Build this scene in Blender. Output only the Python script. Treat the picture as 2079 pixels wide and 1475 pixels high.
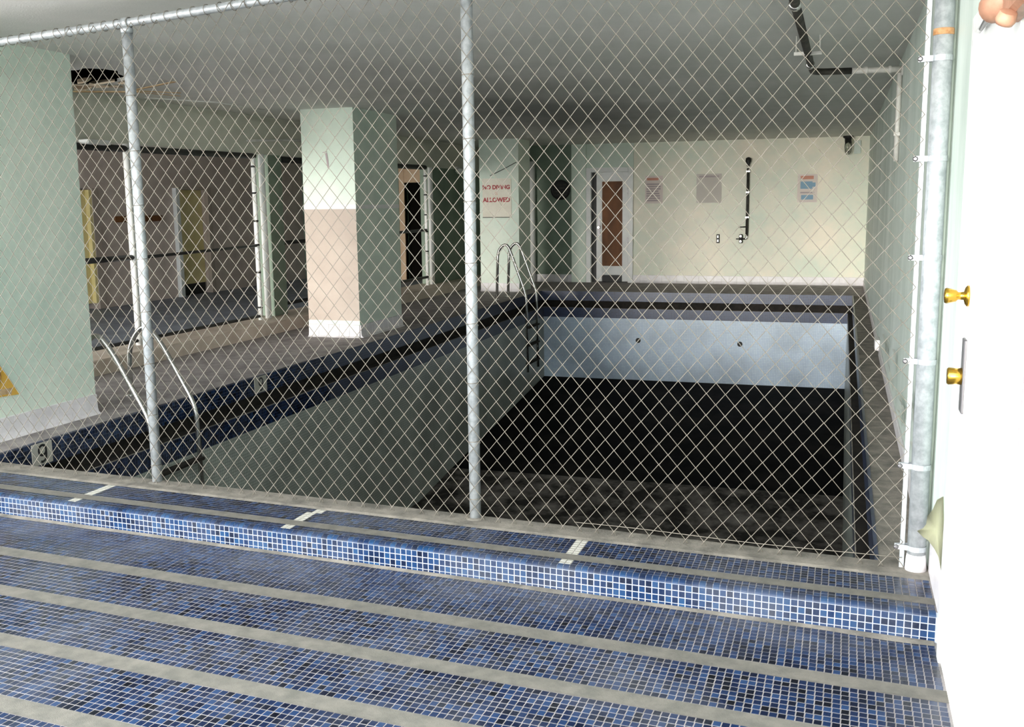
import bpy, bmesh, math, random
from mathutils import Vector, Matrix, noise

random.seed(7)
for o in list(bpy.data.objects):
    bpy.data.objects.remove(o)
scene = bpy.context.scene
COL = scene.collection

# ------------------------------------------------------------------ camera
CAM_R = Vector((0.95140326, 0.30773732, -0.01138295))
CAM_D = Vector((0.03741238, -0.15219647, -0.98764191))
CAM_F = Vector((-0.30566672, 0.93921987, -0.15631341))
CAM_P = Vector((0.0, 0.0, 1.6))
FPX = 2057.46
cam_data = bpy.data.cameras.new('camera')
cam_data.sensor_width = 36.0
cam_data.lens = FPX / 2079.0 * 36.0
cam_data.clip_start = 0.02
cam = bpy.data.objects.new('camera', cam_data)
COL.objects.link(cam)
U = -CAM_D
B = -CAM_F
cam.matrix_world = Matrix(((CAM_R.x, U.x, B.x, CAM_P.x),
                           (CAM_R.y, U.y, B.y, CAM_P.y),
                           (CAM_R.z, U.z, B.z, CAM_P.z),
                           (0, 0, 0, 1)))
scene.camera = cam

# ------------------------------------------------------------------ daylight
world = bpy.data.worlds.new('sky')
scene.world = world
world.use_nodes = True
bg = world.node_tree.nodes['Background']
bg.inputs['Color'].default_value = (0.93, 0.97, 1.0, 1)
bg.inputs['Strength'].default_value = 8.6

sun_data = bpy.data.lights.new('low_sun', 'SUN')
sun_data.energy = 3.7
sun_data.angle = math.radians(16)
sun_data.color = (1.0, 0.95, 0.86)
sun = bpy.data.objects.new('low_sun', sun_data)
COL.objects.link(sun)
sun.rotation_euler = Vector((0.21, 1.0, -0.065)).to_track_quat('-Z', 'Y').to_euler()

scene.view_settings.view_transform = 'Standard'
scene.view_settings.look = 'None'
scene.view_settings.gamma = 1.0
scene.view_settings.exposure = 0.0
scene.view_settings.use_curve_mapping = False

# ------------------------------------------------------------------ materials
def srgb(r, g, b):
    def f(c):
        c /= 255.0
        return c / 12.92 if c <= 0.04045 else ((c + 0.055) / 1.055) ** 2.4
    return (f(r), f(g), f(b), 1.0)

def base_mat(name, rough=0.6, metal=0.0, spec=0.5):
    m = bpy.data.materials.new(name)
    m.use_nodes = True
    nt = m.node_tree
    p = nt.nodes['Principled BSDF']
    p.inputs['Roughness'].default_value = rough
    p.inputs['Metallic'].default_value = metal
    p.inputs['Specular IOR Level'].default_value = spec
    return m, nt, p

def ramp(nt, stops):
    r = nt.nodes.new('ShaderNodeValToRGB')
    el = r.color_ramp.elements
    while len(el) < len(stops):
        el.new(0.5)
    for e, (pos, c) in zip(el, stops):
        e.position = pos
        e.color = c
    return r

def noisy(name, c1, c2, scale=3.0, rough=0.7, metal=0.0, bump=0.0, bscale=60.0, lo=0.35, hi=0.65, spec=0.4, stretch=(1, 1, 1)):
    """plain painted / concrete surface whose colour drifts between two tones"""
    m, nt, p = base_mat(name, rough, metal, spec)
    g = nt.nodes.new('ShaderNodeNewGeometry')
    mp = nt.nodes.new('ShaderNodeMapping')
    mp.inputs['Scale'].default_value = stretch
    nt.links.new(g.outputs['Position'], mp.inputs['Vector'])
    n = nt.nodes.new('ShaderNodeTexNoise')
    n.inputs['Scale'].default_value = scale
    n.inputs['Detail'].default_value = 6
    n.inputs['Roughness'].default_value = 0.65
    nt.links.new(mp.outputs['Vector'], n.inputs['Vector'])
    r = ramp(nt, [(lo, c1), (hi, c2)])
    nt.links.new(n.outputs['Fac'], r.inputs['Fac'])
    nt.links.new(r.outputs['Color'], p.inputs['Base Color'])
    if bump:
        b = nt.nodes.new('ShaderNodeTexNoise')
        b.inputs['Scale'].default_value = bscale
        b.inputs['Detail'].default_value = 4
        nt.links.new(g.outputs['Position'], b.inputs['Vector'])
        bn = nt.nodes.new('ShaderNodeBump')
        bn.inputs['Strength'].default_value = bump
        bn.inputs['Distance'].default_value = 0.004
        nt.links.new(b.outputs['Fac'], bn.inputs['Height'])
        nt.links.new(bn.outputs['Normal'], p.inputs['Normal'])
    return m

def plain(name, c, rough=0.5, metal=0.0, spec=0.5):
    m, nt, p = base_mat(name, rough, metal, spec)
    p.inputs['Base Color'].default_value = c
    return m

def tile_glaze(name, stops, rough=0.22):
    """glazed mosaic: every tile takes its own shade; dust drifts over some of them"""
    m, nt, p = base_mat(name, rough, 0.0, 0.22)
    g = nt.nodes.new('ShaderNodeNewGeometry')
    oi = nt.nodes.new('ShaderNodeObjectInfo')
    a = nt.nodes.new('ShaderNodeMath'); a.operation = 'ADD'
    f = nt.nodes.new('ShaderNodeMath'); f.operation = 'FRACT'
    nt.links.new(g.outputs['Random Per Island'], a.inputs[0])
    nt.links.new(oi.outputs['Random'], a.inputs[1])
    nt.links.new(a.outputs[0], f.inputs[0])
    r = ramp(nt, stops)
    nt.links.new(f.outputs[0], r.inputs['Fac'])
    n = nt.nodes.new('ShaderNodeTexNoise')
    n.inputs['Scale'].default_value = 1.6
    n.inputs['Detail'].default_value = 8
    n.inputs['Roughness'].default_value = 0.7
    nt.links.new(g.outputs['Position'], n.inputs['Vector'])
    rr = ramp(nt, [(0.42, (0, 0, 0, 1)), (0.72, (0.6, 0.6, 0.6, 1))])
    nt.links.new(n.outputs['Fac'], rr.inputs['Fac'])
    mx = nt.nodes.new('ShaderNodeMixRGB')
    nt.links.new(rr.outputs['Color'], mx.inputs['Fac'])
    nt.links.new(r.outputs['Color'], mx.inputs['Color1'])
    mx.inputs['Color2'].default_value = (0.10, 0.11, 0.135, 1)
    nt.links.new(mx.outputs['Color'], p.inputs['Base Color'])
    return m

def tile_field(name, axis, c1, c2, mortar, pitch=0.029, rough=0.3, gap=0.06):
    """mosaic too small to resolve: brick texture on two world axes"""
    m, nt, p = base_mat(name, rough, 0.0, 0.5)
    g = nt.nodes.new('ShaderNodeNewGeometry')
    s = nt.nodes.new('ShaderNodeSeparateXYZ')
    c = nt.nodes.new('ShaderNodeCombineXYZ')
    nt.links.new(g.outputs['Position'], s.inputs[0])
    nt.links.new(s.outputs[axis[0].upper()], c.inputs[0])
    nt.links.new(s.outputs[axis[1].upper()], c.inputs[1])
    b = nt.nodes.new('ShaderNodeTexBrick')
    b.offset = 0.0
    b.squash = 1.0
    b.inputs['Scale'].default_value = 1.0
    b.inputs['Brick Width'].default_value = pitch
    b.inputs['Row Height'].default_value = pitch
    b.inputs['Mortar Size'].default_value = pitch * gap
    b.inputs['Mortar Smooth'].default_value = 0.1
    b.inputs['Color1'].default_value = c1
    b.inputs['Color2'].default_value = c2
    b.inputs['Mortar'].default_value = mortar
    nt.links.new(c.outputs[0], b.inputs['Vector'])
    n = nt.nodes.new('ShaderNodeTexNoise')
    n.inputs['Scale'].default_value = 1.3
    n.inputs['Detail'].default_value = 5
    nt.links.new(g.outputs['Position'], n.inputs['Vector'])
    rr = ramp(nt, [(0.4, (0.72, 0.72, 0.72, 1)), (0.62, (1, 1, 1, 1))])
    nt.links.new(n.outputs['Fac'], rr.inputs['Fac'])
    mx = nt.nodes.new('ShaderNodeMixRGB'); mx.blend_type = 'MULTIPLY'
    mx.inputs['Fac'].default_value = 1.0
    nt.links.new(b.outputs['Color'], mx.inputs['Color1'])
    nt.links.new(rr.outputs['Color'], mx.inputs['Color2'])
    nt.links.new(mx.outputs['Color'], p.inputs['Base Color'])
    return m

M = {}
M['blue_tile'] = tile_glaze('blue_mosaic_glaze', [(0.0, (0.002, 0.003, 0.006, 1)), (0.12, (0.003, 0.006, 0.018, 1)), (0.45, (0.005, 0.012, 0.040, 1)), (0.8, (0.009, 0.024, 0.072, 1)), (1.0, (0.018, 0.045, 0.115, 1))])
M['white_tile'] = plain('white_mosaic_glaze', srgb(176, 174, 164), 0.4)
M['grout'] = noisy('grey_grout', srgb(122, 117, 114), srgb(156, 150, 148), 9, 0.85, bump=0.3, bscale=200)
M['riser_grout'] = noisy('pale_grout', srgb(140, 146, 160), srgb(168, 174, 188), 6, 0.7)
M['strip'] = noisy('grey_antislip_strip', srgb(94, 93, 86), srgb(116, 112, 104), 14, 0.9, bump=0.5, bscale=400)
M['concrete'] = noisy('coping_concrete', srgb(96, 93, 86), srgb(140, 134, 124), 7, 0.9, bump=0.6, bscale=120)
M['deck'] = noisy('deck_concrete', srgb(128, 122, 122), srgb(172, 165, 163), 5, 0.85, bump=0.4, bscale=150)
M['left_floor'] = noisy('side_room_floor', srgb(110, 118, 132), srgb(150, 158, 172), 2.5, 0.5)
M['green'] = noisy('pale_green_paint', srgb(204, 222, 208), srgb(226, 236, 222), 1.2, 0.45, bump=0.12, bscale=30)
M['far_green'] = noisy('cream_green_paint', srgb(214, 224, 206), srgb(244, 234, 214), 0.9, 0.42, bump=0.1, bscale=20)
M['right_green'] = noisy('weathered_green_paint', srgb(190, 204, 194), srgb(224, 234, 226), 1.6, 0.5, bump=0.3, bscale=18, stretch=(1, 1, 0.35))
M['shaded_green'] = noisy('shaded_green_paint', srgb(112, 130, 114), srgb(134, 150, 132), 1.5, 0.55, bump=0.1, bscale=30)  # darker copy of the pale green, with shade put into the colour
M['tan'] = noisy('tan_paint', srgb(176, 160, 148), srgb(190, 176, 164), 1.5, 0.5)
M['kerb'] = noisy('tan_kerb_paint', srgb(206, 190, 174), srgb(222, 208, 194), 3, 0.6)
M['brown_wall'] = noisy('brown_grey_paint', srgb(208, 192, 182), srgb(224, 208, 198), 2.0, 0.7)
M['ceiling'] = noisy('ceiling_plaster', srgb(218, 219, 213), srgb(234, 232, 228), 0.8, 0.9, bump=0.35, bscale=90)
M['lintel'] = noisy('lintel_paint', srgb(206, 206, 192), srgb(222, 222, 208), 1.0, 0.6)
M['basin_dirt'] = noisy('dusty_basin_floor', (0.03, 0.028, 0.026, 1), (0.26, 0.235, 0.215, 1), 2.6, 0.9, bump=0.6, bscale=25, lo=0.42, hi=0.72, spec=0.1)
M['riser_tile'] = tile_glaze('riser_mosaic_glaze', [(0.0, (0.002, 0.006, 0.020, 1)), (0.3, (0.004, 0.016, 0.055, 1)), (0.7, (0.007, 0.030, 0.090, 1)), (1.0, (0.012, 0.050, 0.125, 1))], 0.25)
def dark_ellipse(m, centre, radii, dark):  # mixes a darker ellipse with a noisy edge into the base colour
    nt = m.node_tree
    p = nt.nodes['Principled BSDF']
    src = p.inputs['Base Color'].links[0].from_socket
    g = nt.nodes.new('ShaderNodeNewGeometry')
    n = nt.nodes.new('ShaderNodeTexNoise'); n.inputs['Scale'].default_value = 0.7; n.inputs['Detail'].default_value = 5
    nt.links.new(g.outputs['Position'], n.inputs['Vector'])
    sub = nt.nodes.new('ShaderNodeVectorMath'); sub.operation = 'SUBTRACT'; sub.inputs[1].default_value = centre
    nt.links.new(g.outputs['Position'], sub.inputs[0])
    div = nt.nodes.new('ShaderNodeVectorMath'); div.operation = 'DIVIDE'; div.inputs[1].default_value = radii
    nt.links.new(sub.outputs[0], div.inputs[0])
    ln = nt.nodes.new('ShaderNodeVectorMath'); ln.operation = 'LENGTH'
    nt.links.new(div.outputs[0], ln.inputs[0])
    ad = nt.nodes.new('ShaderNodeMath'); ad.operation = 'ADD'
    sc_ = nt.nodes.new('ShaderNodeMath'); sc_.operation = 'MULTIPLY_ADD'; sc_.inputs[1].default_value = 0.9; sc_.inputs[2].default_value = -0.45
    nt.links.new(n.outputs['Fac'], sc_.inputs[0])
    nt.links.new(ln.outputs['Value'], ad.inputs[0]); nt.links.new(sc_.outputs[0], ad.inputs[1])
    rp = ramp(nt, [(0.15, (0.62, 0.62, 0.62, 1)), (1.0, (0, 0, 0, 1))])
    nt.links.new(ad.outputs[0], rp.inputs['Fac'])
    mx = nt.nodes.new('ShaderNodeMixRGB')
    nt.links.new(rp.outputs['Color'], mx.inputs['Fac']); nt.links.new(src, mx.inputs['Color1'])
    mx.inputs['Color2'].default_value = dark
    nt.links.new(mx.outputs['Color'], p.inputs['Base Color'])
dark_ellipse(M['ceiling'], (-3.6, 12.8, 2.735), (1.9, 5.5, 1.0), (0.06, 0.06, 0.055, 1))
M['white_paint'] = noisy('white_gloss_paint', srgb(226, 228, 226), srgb(242, 242, 240), 2.0, 0.35)
M['white_base'] = noisy('white_cove_tile', srgb(214, 210, 212), srgb(236, 232, 234), 5.0, 0.3)
M['galv'] = noisy('galvanised_steel', srgb(160, 166, 170), srgb(198, 203, 206), 25, 0.42, metal=0.5, bump=0.15, bscale=300)
M['wire'] = noisy('galvanised_wire', srgb(110, 105, 95), srgb(130, 124, 114), 20, 0.5, metal=0.25)
M['chrome'] = plain('worn_chrome', srgb(205, 204, 200), 0.22, 0.9)
M['brass'] = plain('polished_brass', srgb(214, 172, 70), 0.2, 0.95)
M['steel_dark'] = plain('dark_steel_plate', srgb(120, 118, 120), 0.35, 0.8)
M['black'] = plain('black_paint', (0.008, 0.008, 0.008, 1), 0.5)
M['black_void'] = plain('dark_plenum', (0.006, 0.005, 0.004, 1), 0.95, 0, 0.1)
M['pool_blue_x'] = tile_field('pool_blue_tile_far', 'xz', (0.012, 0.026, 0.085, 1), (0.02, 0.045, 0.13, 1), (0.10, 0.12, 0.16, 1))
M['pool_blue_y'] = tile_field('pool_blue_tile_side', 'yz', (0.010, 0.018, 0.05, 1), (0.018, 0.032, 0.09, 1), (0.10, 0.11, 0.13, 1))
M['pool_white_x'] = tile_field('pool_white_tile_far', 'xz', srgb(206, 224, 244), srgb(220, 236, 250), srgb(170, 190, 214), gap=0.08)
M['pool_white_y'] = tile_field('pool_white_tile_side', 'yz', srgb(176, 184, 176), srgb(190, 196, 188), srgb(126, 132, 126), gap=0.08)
M['gutter'] = noisy('dirty_gutter', srgb(20, 18, 16), srgb(44, 39, 34), 8, 0.9)
M['basin_black'] = noisy('black_basin_floor', (0.004, 0.004, 0.005, 1), (0.022, 0.020, 0.018, 1), 1.1, 0.85, bump=0.6, bscale=25, lo=0.45, hi=0.75, spec=0.1)  # near-black mottled tone for the sloping basin floor
M['peach'] = noisy('peach_wood_trim', srgb(222, 186, 148), srgb(238, 208, 174), 3, 0.5)
M['yellow'] = noisy('yellow_door_paint', srgb(236, 218, 150), srgb(246, 230, 174), 2, 0.5)
M['brown_panel'] = noisy('brown_board', srgb(96, 58, 30), srgb(138, 88, 50), 2.5, 0.6, stretch=(1, 1, 0.4))
M['red_ink'] = plain('red_lettering', srgb(168, 44, 52), 0.6)
M['black_ink'] = plain('black_numeral', (0.01, 0.01, 0.012, 1), 0.4)
M['sign_white'] = noisy('sign_board_white', srgb(222, 216, 200), srgb(236, 232, 218), 3, 0.5)
M['paper'] = plain('notice_paper', srgb(226, 214, 206), 0.7)
M['paper_grey'] = plain('faded_paper', srgb(206, 200, 192), 0.7)
M['ink_grey'] = plain('faded_print', srgb(178, 164, 166), 0.7)
M['ink_blue'] = plain('blue_print', srgb(136, 170, 194), 0.7)
M['ink_orange'] = plain('orange_print', srgb(208, 146, 126), 0.7)
M['sign_yellow'] = noisy('yellow_sign_plastic', srgb(206, 160, 62), srgb(222, 178, 84), 6, 0.5)
M['sign_ochre'] = plain('ochre_print', srgb(150, 108, 52), 0.5)
M['lath'] = noisy('broken_lath', srgb(170, 140, 104), srgb(206, 180, 140), 20, 0.8)
M['plaster'] = noisy('broken_plaster', srgb(196, 176, 150), srgb(222, 206, 184), 12, 0.9)
M['pipe_dark'] = noisy('dark_iron_pipe', srgb(44, 44, 42), srgb(78, 76, 70), 10, 0.55, metal=0.4)
M['pipe_light'] = noisy('painted_pipe', srgb(186, 186, 180), srgb(216, 214, 208), 10, 0.45)
M['rust'] = noisy('rusty_collar', srgb(150, 104, 60), srgb(190, 150, 110), 40, 0.7)
M['tan_metal'] = noisy('tan_fixture_enamel', srgb(150, 106, 84), srgb(176, 132, 108), 12, 0.5)
M['red_lens'] = plain('red_lens', srgb(176, 40, 46), 0.25)
M['flap'] = noisy('peeling_cream_paint', srgb(220, 220, 184), srgb(234, 234, 206), 5, 0.5)
M['flake'] = noisy('peeling_pale_paint', srgb(190, 196, 186), srgb(224, 228, 220), 9, 0.6)
M['patio'] = noisy('patio_concrete', srgb(214, 208, 198), srgb(226, 220, 210), 0.7, 0.9)
glass = bpy.data.materials.new('clear_glass'); glass.use_nodes = True
gp = glass.node_tree.nodes['Principled BSDF']
gp.inputs['Base Color'].default_value = (0.9, 0.92, 0.9, 1)
gp.inputs['Transmission Weight'].default_value = 1.0
gp.inputs['Roughness'].default_value = 0.05
M['glass'] = glass

# ------------------------------------------------------------------ mesh helpers
def new_obj(name, bm, mat, parent=None, smooth=False):
    me = bpy.data.meshes.new(name)
    bm.normal_update()
    bm.to_mesh(me)
    bm.free()
    for m in (mat if isinstance(mat, (list, tuple)) else [mat]):
        me.materials.append(M[m])
    if smooth:
        me.shade_smooth() if hasattr(me, 'shade_smooth') else None
    o = bpy.data.objects.new(name, me)
    COL.objects.link(o)
    if parent:
        o.parent = parent
    return o

def link_copy(name, me, parent, loc, rot=(0, 0, 0), scale=(1, 1, 1)):
    o = bpy.data.objects.new(name, me)
    COL.objects.link(o)
    o.parent = parent
    o.location = loc
    o.rotation_euler = rot
    o.scale = scale
    return o

def tag(o, label=None, cat=None, group=None, kind=None):
    if label: o['label'] = label
    if cat: o['category'] = cat
    if group: o['group'] = group
    if kind: o['kind'] = kind
    return o

def thing(name, label, cat, group=None):
    o = bpy.data.objects.new(name, None)
    o.empty_display_size = 0.1
    COL.objects.link(o)
    return tag(o, label, cat, group)

def box(bm, x0, x1, y0, y1, z0, z1, bevel=0.0):
    vs = [bm.verts.new((x, y, z)) for z in (z0, z1) for y in (y0, y1) for x in (x0, x1)]
    fs = []
    for f in ((0, 2, 3, 1), (4, 5, 7, 6), (0, 1, 5, 4), (2, 6, 7, 3), (0, 4, 6, 2), (1, 3, 7, 5)):
        fs.append(bm.faces.new([vs[i] for i in f]))
    if bevel:
        es = set(e for f in fs for e in f.edges)
        bmesh.ops.bevel(bm, geom=list(es), offset=bevel, segments=1, affect='EDGES', profile=0.5)
    return fs

def boxes(lst, bevel=0.0):
    bm = bmesh.new()
    for b in lst:
        box(bm, *b, bevel=bevel)
    return bm

def tube(bm, pts, r, seg=10, cap=True, radii=None):
    pts = [Vector(p) for p in pts]
    n = len(pts)
    rings = []
    ref = None
    for i, p in enumerate(pts):
        d = (pts[min(i + 1, n - 1)] - pts[max(i - 1, 0)]).normalized()
        if ref is None:
            ref = d.orthogonal().normalized()
        ref = (ref - d * ref.dot(d)).normalized()
        s = d.cross(ref)
        rr = radii[i] if radii else r
        rings.append([bm.verts.new(p + (ref * math.cos(a) + s * math.sin(a)) * rr) for a in (2 * math.pi * k / seg for k in range(seg))])
    for a, b in zip(rings, rings[1:]):
        for k in range(seg):
            f = bm.faces.new((a[k], a[(k + 1) % seg], b[(k + 1) % seg], b[k]))
            f.smooth = True
    if cap:
        bm.faces.new(list(reversed(rings[0])))
        bm.faces.new(rings[-1])

def tube_obj(name, pts, r, mat, parent=None, seg=10, radii=None):
    bm = bmesh.new()
    tube(bm, pts, r, seg, True, radii)
    return new_obj(name, bm, mat, parent)

def lathe(bm, axis_o, axis_d, prof, seg=16):
    """prof: list of (distance along axis, radius)"""
    d = Vector(axis_d).normalized()
    o = Vector(axis_o)
    tube(bm, [o + d * t for t, _ in prof], 0, seg, True, [max(r, 1e-4) for _, r in prof])

def fix_lathe(bm, axis_o, axis_d, prof, seg=16):
    d = Vector(axis_d).normalized(); o = Vector(axis_o)
    ref = d.orthogonal().normalized(); s = d.cross(ref)
    rings = [[bm.verts.new(o + d * t + (ref * math.cos(a) + s * math.sin(a)) * max(r, 1e-4)) for a in (2 * math.pi * k / seg for k in range(seg))] for t, r in prof]
    for a, b in zip(rings, rings[1:]):
        for k in range(seg):
            f = bm.faces.new((a[k], a[(k + 1) % seg], b[(k + 1) % seg], b[k])); f.smooth = True
    bm.faces.new(list(reversed(rings[0]))); bm.faces.new(rings[-1])

def poly(bm, pts, mi=0):
    f = bm.faces.new([bm.verts.new(p) for p in pts])
    f.material_index = mi
    return f

def prism(bm, pts2d, to3, t0, t1):
    """extrude a 2-D outline; to3(u, v, t) gives the 3-D point"""
    a = [bm.verts.new(to3(u, v, t0)) for u, v in pts2d]
    b = [bm.verts.new(to3(u, v, t1)) for u, v in pts2d]
    n = len(pts2d)
    bm.faces.new(list(reversed(a)))
    bm.faces.new(b)
    for i in range(n):
        bm.faces.new((a[i], a[(i + 1) % n], b[(i + 1) % n], b[i]))
    bmesh.ops.recalc_face_normals(bm, faces=bm.faces[:])

def smooth_path(pts, n=6, r=0.1):
    """round the corners of a polyline"""
    pts = [Vector(p) for p in pts]
    out = [pts[0]]
    for a, b, c in zip(pts, pts[1:], pts[2:]):
        ra = min(r, (b - a).length * 0.49); rc = min(r, (c - b).length * 0.49)
        p0 = b + (a - b).normalized() * ra
        p1 = b + (c - b).normalized() * rc
        for k in range(n + 1):
            t = k / n
            out.append(p0 * (1 - t) ** 2 + b * 2 * t * (1 - t) + p1 * t ** 2)
    out.append(pts[-1])
    return out

def text_mesh(body, size, bold=0.0):
    cu = bpy.data.curves.new('lettering', 'FONT')
    cu.body = body
    cu.size = size
    cu.offset = bold
    cu.align_x = 'CENTER'
    cu.align_y = 'CENTER'
    cu.extrude = 0.0015
    o = bpy.data.objects.new('lettering', cu)
    COL.objects.link(o)
    dg = bpy.context.evaluated_depsgraph_get()
    me = bpy.data.meshes.new_from_object(o.evaluated_get(dg))
    bpy.data.objects.remove(o)
    return me

def text_obj(name, body, size, mat, loc, rot, parent, bold=0.0):
    me = text_mesh(body, size, bold)
    vs = [v.co.copy() for v in me.vertices]
    mid = Vector(((min(v.x for v in vs) + max(v.x for v in vs)) / 2, (min(v.y for v in vs) + max(v.y for v in vs)) / 2, 0))
    for v in me.vertices: v.co -= mid
    me.materials.clear()
    me.materials.append(M[mat])
    return link_copy(name, me, parent, loc, rot)

# ------------------------------------------------------------------ frame of the fence / step (a little skew to the pool)
SL = -0.0666
NRM = math.sqrt(1 + SL * SL)
def cy_(c, x):
    return c + SL * x
def sc(x, c, z):
    return Vector((x, c + SL * x, z))
ROTZ = math.atan(SL)
XR = 0.41        # right wall
XL_POOL = -5.24
XR_POOL = 0.189
Y_POOL = 17.9
Y_FAR = 20.0
Z_CEIL = 2.735
Z_LOW = -0.12    # lower floor in front of the step
C_LIP = 4.10
C_POOL = 4.645

def pix(p):
    q = Vector(p) - CAM_P
    d = q.dot(CAM_F)
    if d < 0.1: return None
    return 1039.5 + FPX * q.dot(CAM_R) / d, 737.5 + FPX * q.dot(CAM_D) / d, d

# ================================================================== SETTING
# ---- lower floor
def tile_mesh(w, h, t=0.0011, inset=0.0010):
    bm = bmesh.new()
    a = [bm.verts.new((sx * w / 2, sy * h / 2, -0.001)) for sx, sy in ((-1, -1), (1, -1), (1, 1), (-1, 1))]
    b = [bm.verts.new((sx * (w / 2 - inset), sy * (h / 2 - inset), t)) for sx, sy in ((-1, -1), (1, -1), (1, 1), (-1, 1))]
    bm.faces.new(b)
    for i in range(4):
        bm.faces.new((a[i], a[(i + 1) % 4], b[(i + 1) % 4], b[i]))
    return bm

def add_tile(bm, origin, u, v, n, w, h, t=0.0011, inset=0.0010):
    a = [bm.verts.new(origin + u * (sx * w / 2) + v * (sy * h / 2) - n * 0.001) for sx, sy in ((-1, -1), (1, -1), (1, 1), (-1, 1))]
    b = [bm.verts.new(origin + u * (sx * (w / 2 - inset)) + v * (sy * (h / 2 - inset)) + n * t) for sx, sy in ((-1, -1), (1, -1), (1, 1), (-1, 1))]
    bm.faces.new(b)
    for i in range(4):
        bm.faces.new((a[i], a[(i + 1) % 4], b[(i + 1) % 4], b[i]))

UV = Vector((1, SL, 0)) / NRM
VV = Vector((-SL, 1, 0)) / NRM
ZV = Vector((0, 0, 1))

bm = bmesh.new()
poly(bm, [(-12.5, -6, Z_LOW), (XR, -6, Z_LOW), sc(XR, C_LIP, Z_LOW), sc(-12.5, C_LIP, Z_LOW)])
floor = new_obj('floor', bm, 'grout')
tag(floor, 'lower floor of dark blue mosaic tiles crossed by grey anti-slip strips', None, None, 'structure')

PX, PY = 0.029, 0.0336
STRIP = [3.685, 3.284, 2.883, 2.482, 2.081, 1.68]    # far edge of each grey strip
SW = 0.092
rows = []
c = C_LIP - 0.024
P0 = (c - STRIP[0] - 0.002) / 12
for k in range(12):
    rows.append(c - (k + 0.5) * P0)
for i, s in enumerate(STRIP):
    lo = STRIP[i + 1] if i + 1 < len(STRIP) else s - 0.401
    n = 9
    py = (s - SW - lo) / n
    for k in range(n):
        rows.append(s - SW - (k + 0.5) * py)
cands = []
for rc in rows:
    x = XR - 0.008 - PX / 2
    while x > -5.35:
        cands.append((x, rc))
        x -= PX
def in_frame(p, mar=6):
    q = pix(p)
    return q is not None and -mar < q[0] < 2079 + mar and -mar < q[1] < 1475 + mar
near = sorted((c for c in cands if in_frame(sc(c[0], c[1], Z_LOW), -8)), key=lambda c: (sc(c[0], c[1], Z_LOW) - CAM_P).length)[:300]
near_set = set(near)
tm_bm = tile_mesh(PX - 0.0030, PY - 0.0032)
tile_me = bpy.data.meshes.new('tile'); tm_bm.to_mesh(tile_me); tm_bm.free(); tile_me.materials.append(M['blue_tile'])
bm = bmesh.new()
for cx_, rc in cands:
    p = sc(cx_, rc, Z_LOW)
    if (cx_, rc) in near_set:
        link_copy('tile', tile_me, floor, p, (0, 0, ROTZ))
    else:
        add_tile(bm, p, UV, VV, ZV, PX - 0.0030, PY - 0.0032)
o = new_obj('mosaic_tiles', bm, 'blue_tile', floor); o['kind'] = 'stuff'
strip_bm = None
for i, s in enumerate(STRIP):
    bm = bmesh.new()
    for k in range(30):
        x0 = -5.6 + k * (XR + 5.6) / 30; x1 = -5.6 + (k + 1) * (XR + 5.6) / 30
        w0 = 0.003 * noise.noise(Vector((x0 * 3, s * 5, 0))); w1 = 0.003 * noise.noise(Vector((x1 * 3, s * 5, 0)))
        poly(bm, [sc(x0, s - SW + w0, Z_LOW + 0.0013), sc(x1, s - SW + w1, Z_LOW + 0.0013), sc(x1, s + w1, Z_LOW + 0.0013), sc(x0, s + w0, Z_LOW + 0.0013)])
    bmesh.ops.remove_doubles(bm, verts=bm.verts[:], dist=1e-5)
    new_obj('antislip_strip', bm, 'strip', floor)
# cement smear at the foot of the riser
bm = bmesh.new()
for k in range(120):
    x0 = -5.3 + k * (XR + 5.29) / 120; x1 = -5.3 + (k + 1) * (XR + 5.29) / 120
    a0 = 0.03 + 0.03 * max(0, noise.noise(Vector((x0 * 2.2, 1, 0)))); a1 = 0.03 + 0.03 * max(0, noise.noise(Vector((x1 * 2.2, 1, 0))))
    poly(bm, [sc(x0, C_LIP - a0, Z_LOW + 0.0018), sc(x1, C_LIP - a1, Z_LOW + 0.0018), sc(x1, C_LIP, Z_LOW + 0.007), sc(x0, C_LIP, Z_LOW + 0.007)])
bmesh.ops.remove_doubles(bm, verts=bm.verts[:], dist=1e-5)
new_obj('cement_fillet', bm, 'concrete', floor)

# ---- patio outside, behind the camera
bm = bmesh.new()
poly(bm, [(-40, -40, -0.16), (12, -40, -0.16), (12, 3.9, -0.16), (-40, 3.9, -0.16)])
patio = new_obj('floor_patio', bm, 'patio')
tag(patio, 'pale concrete patio outside the pool room', None, None, 'structure')

# ---- step with its mosaic
bm = bmesh.new()
ya, yb = C_LIP, C_POOL
pts = [(-5.55, ya), (XR, ya), (XR, yb), (-5.55, yb)]
lo = [bm.verts.new(sc(x, c, Z_LOW - 0.2)) for x, c in pts]
hi = [bm.verts.new(sc(x, c + (0.018 if c == ya else 0), -0.0011 - (0.001 if c == ya else 0))) for x, c in pts]
md = [bm.verts.new(sc(x, ya, -0.0165)) for x in (-5.55, XR)]
bm.faces.new(hi)
f = bm.faces.new((md[0], md[1], hi[1], hi[0])); f.material_index = 1
f = bm.faces.new((lo[0], lo[1], md[1], md[0])); f.material_index = 1
bm.faces.new((lo[3], lo[0], hi[0], hi[3])); bm.faces.new((lo[1], lo[2], hi[2], hi[1]))
step = new_obj('floor_step', bm, ['grout', 'riser_grout'])
tag(step, 'raised step of blue mosaic running under the chain link fence', None, None, 'structure')
PT = 0.029
srows = []                                   # (c centre, is bullnose)
top_rows = [C_LIP + 0.034 + (k + 0.5) * 0.0285 for k in range(2)]
top_rows += [4.262 + (k + 0.5) * 0.0292 for k in range(7)]
MARK = [-4.0, -2.6, -1.135]
cands = []
ncol = int((XR - 0.006 + 5.4) / PT)
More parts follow.
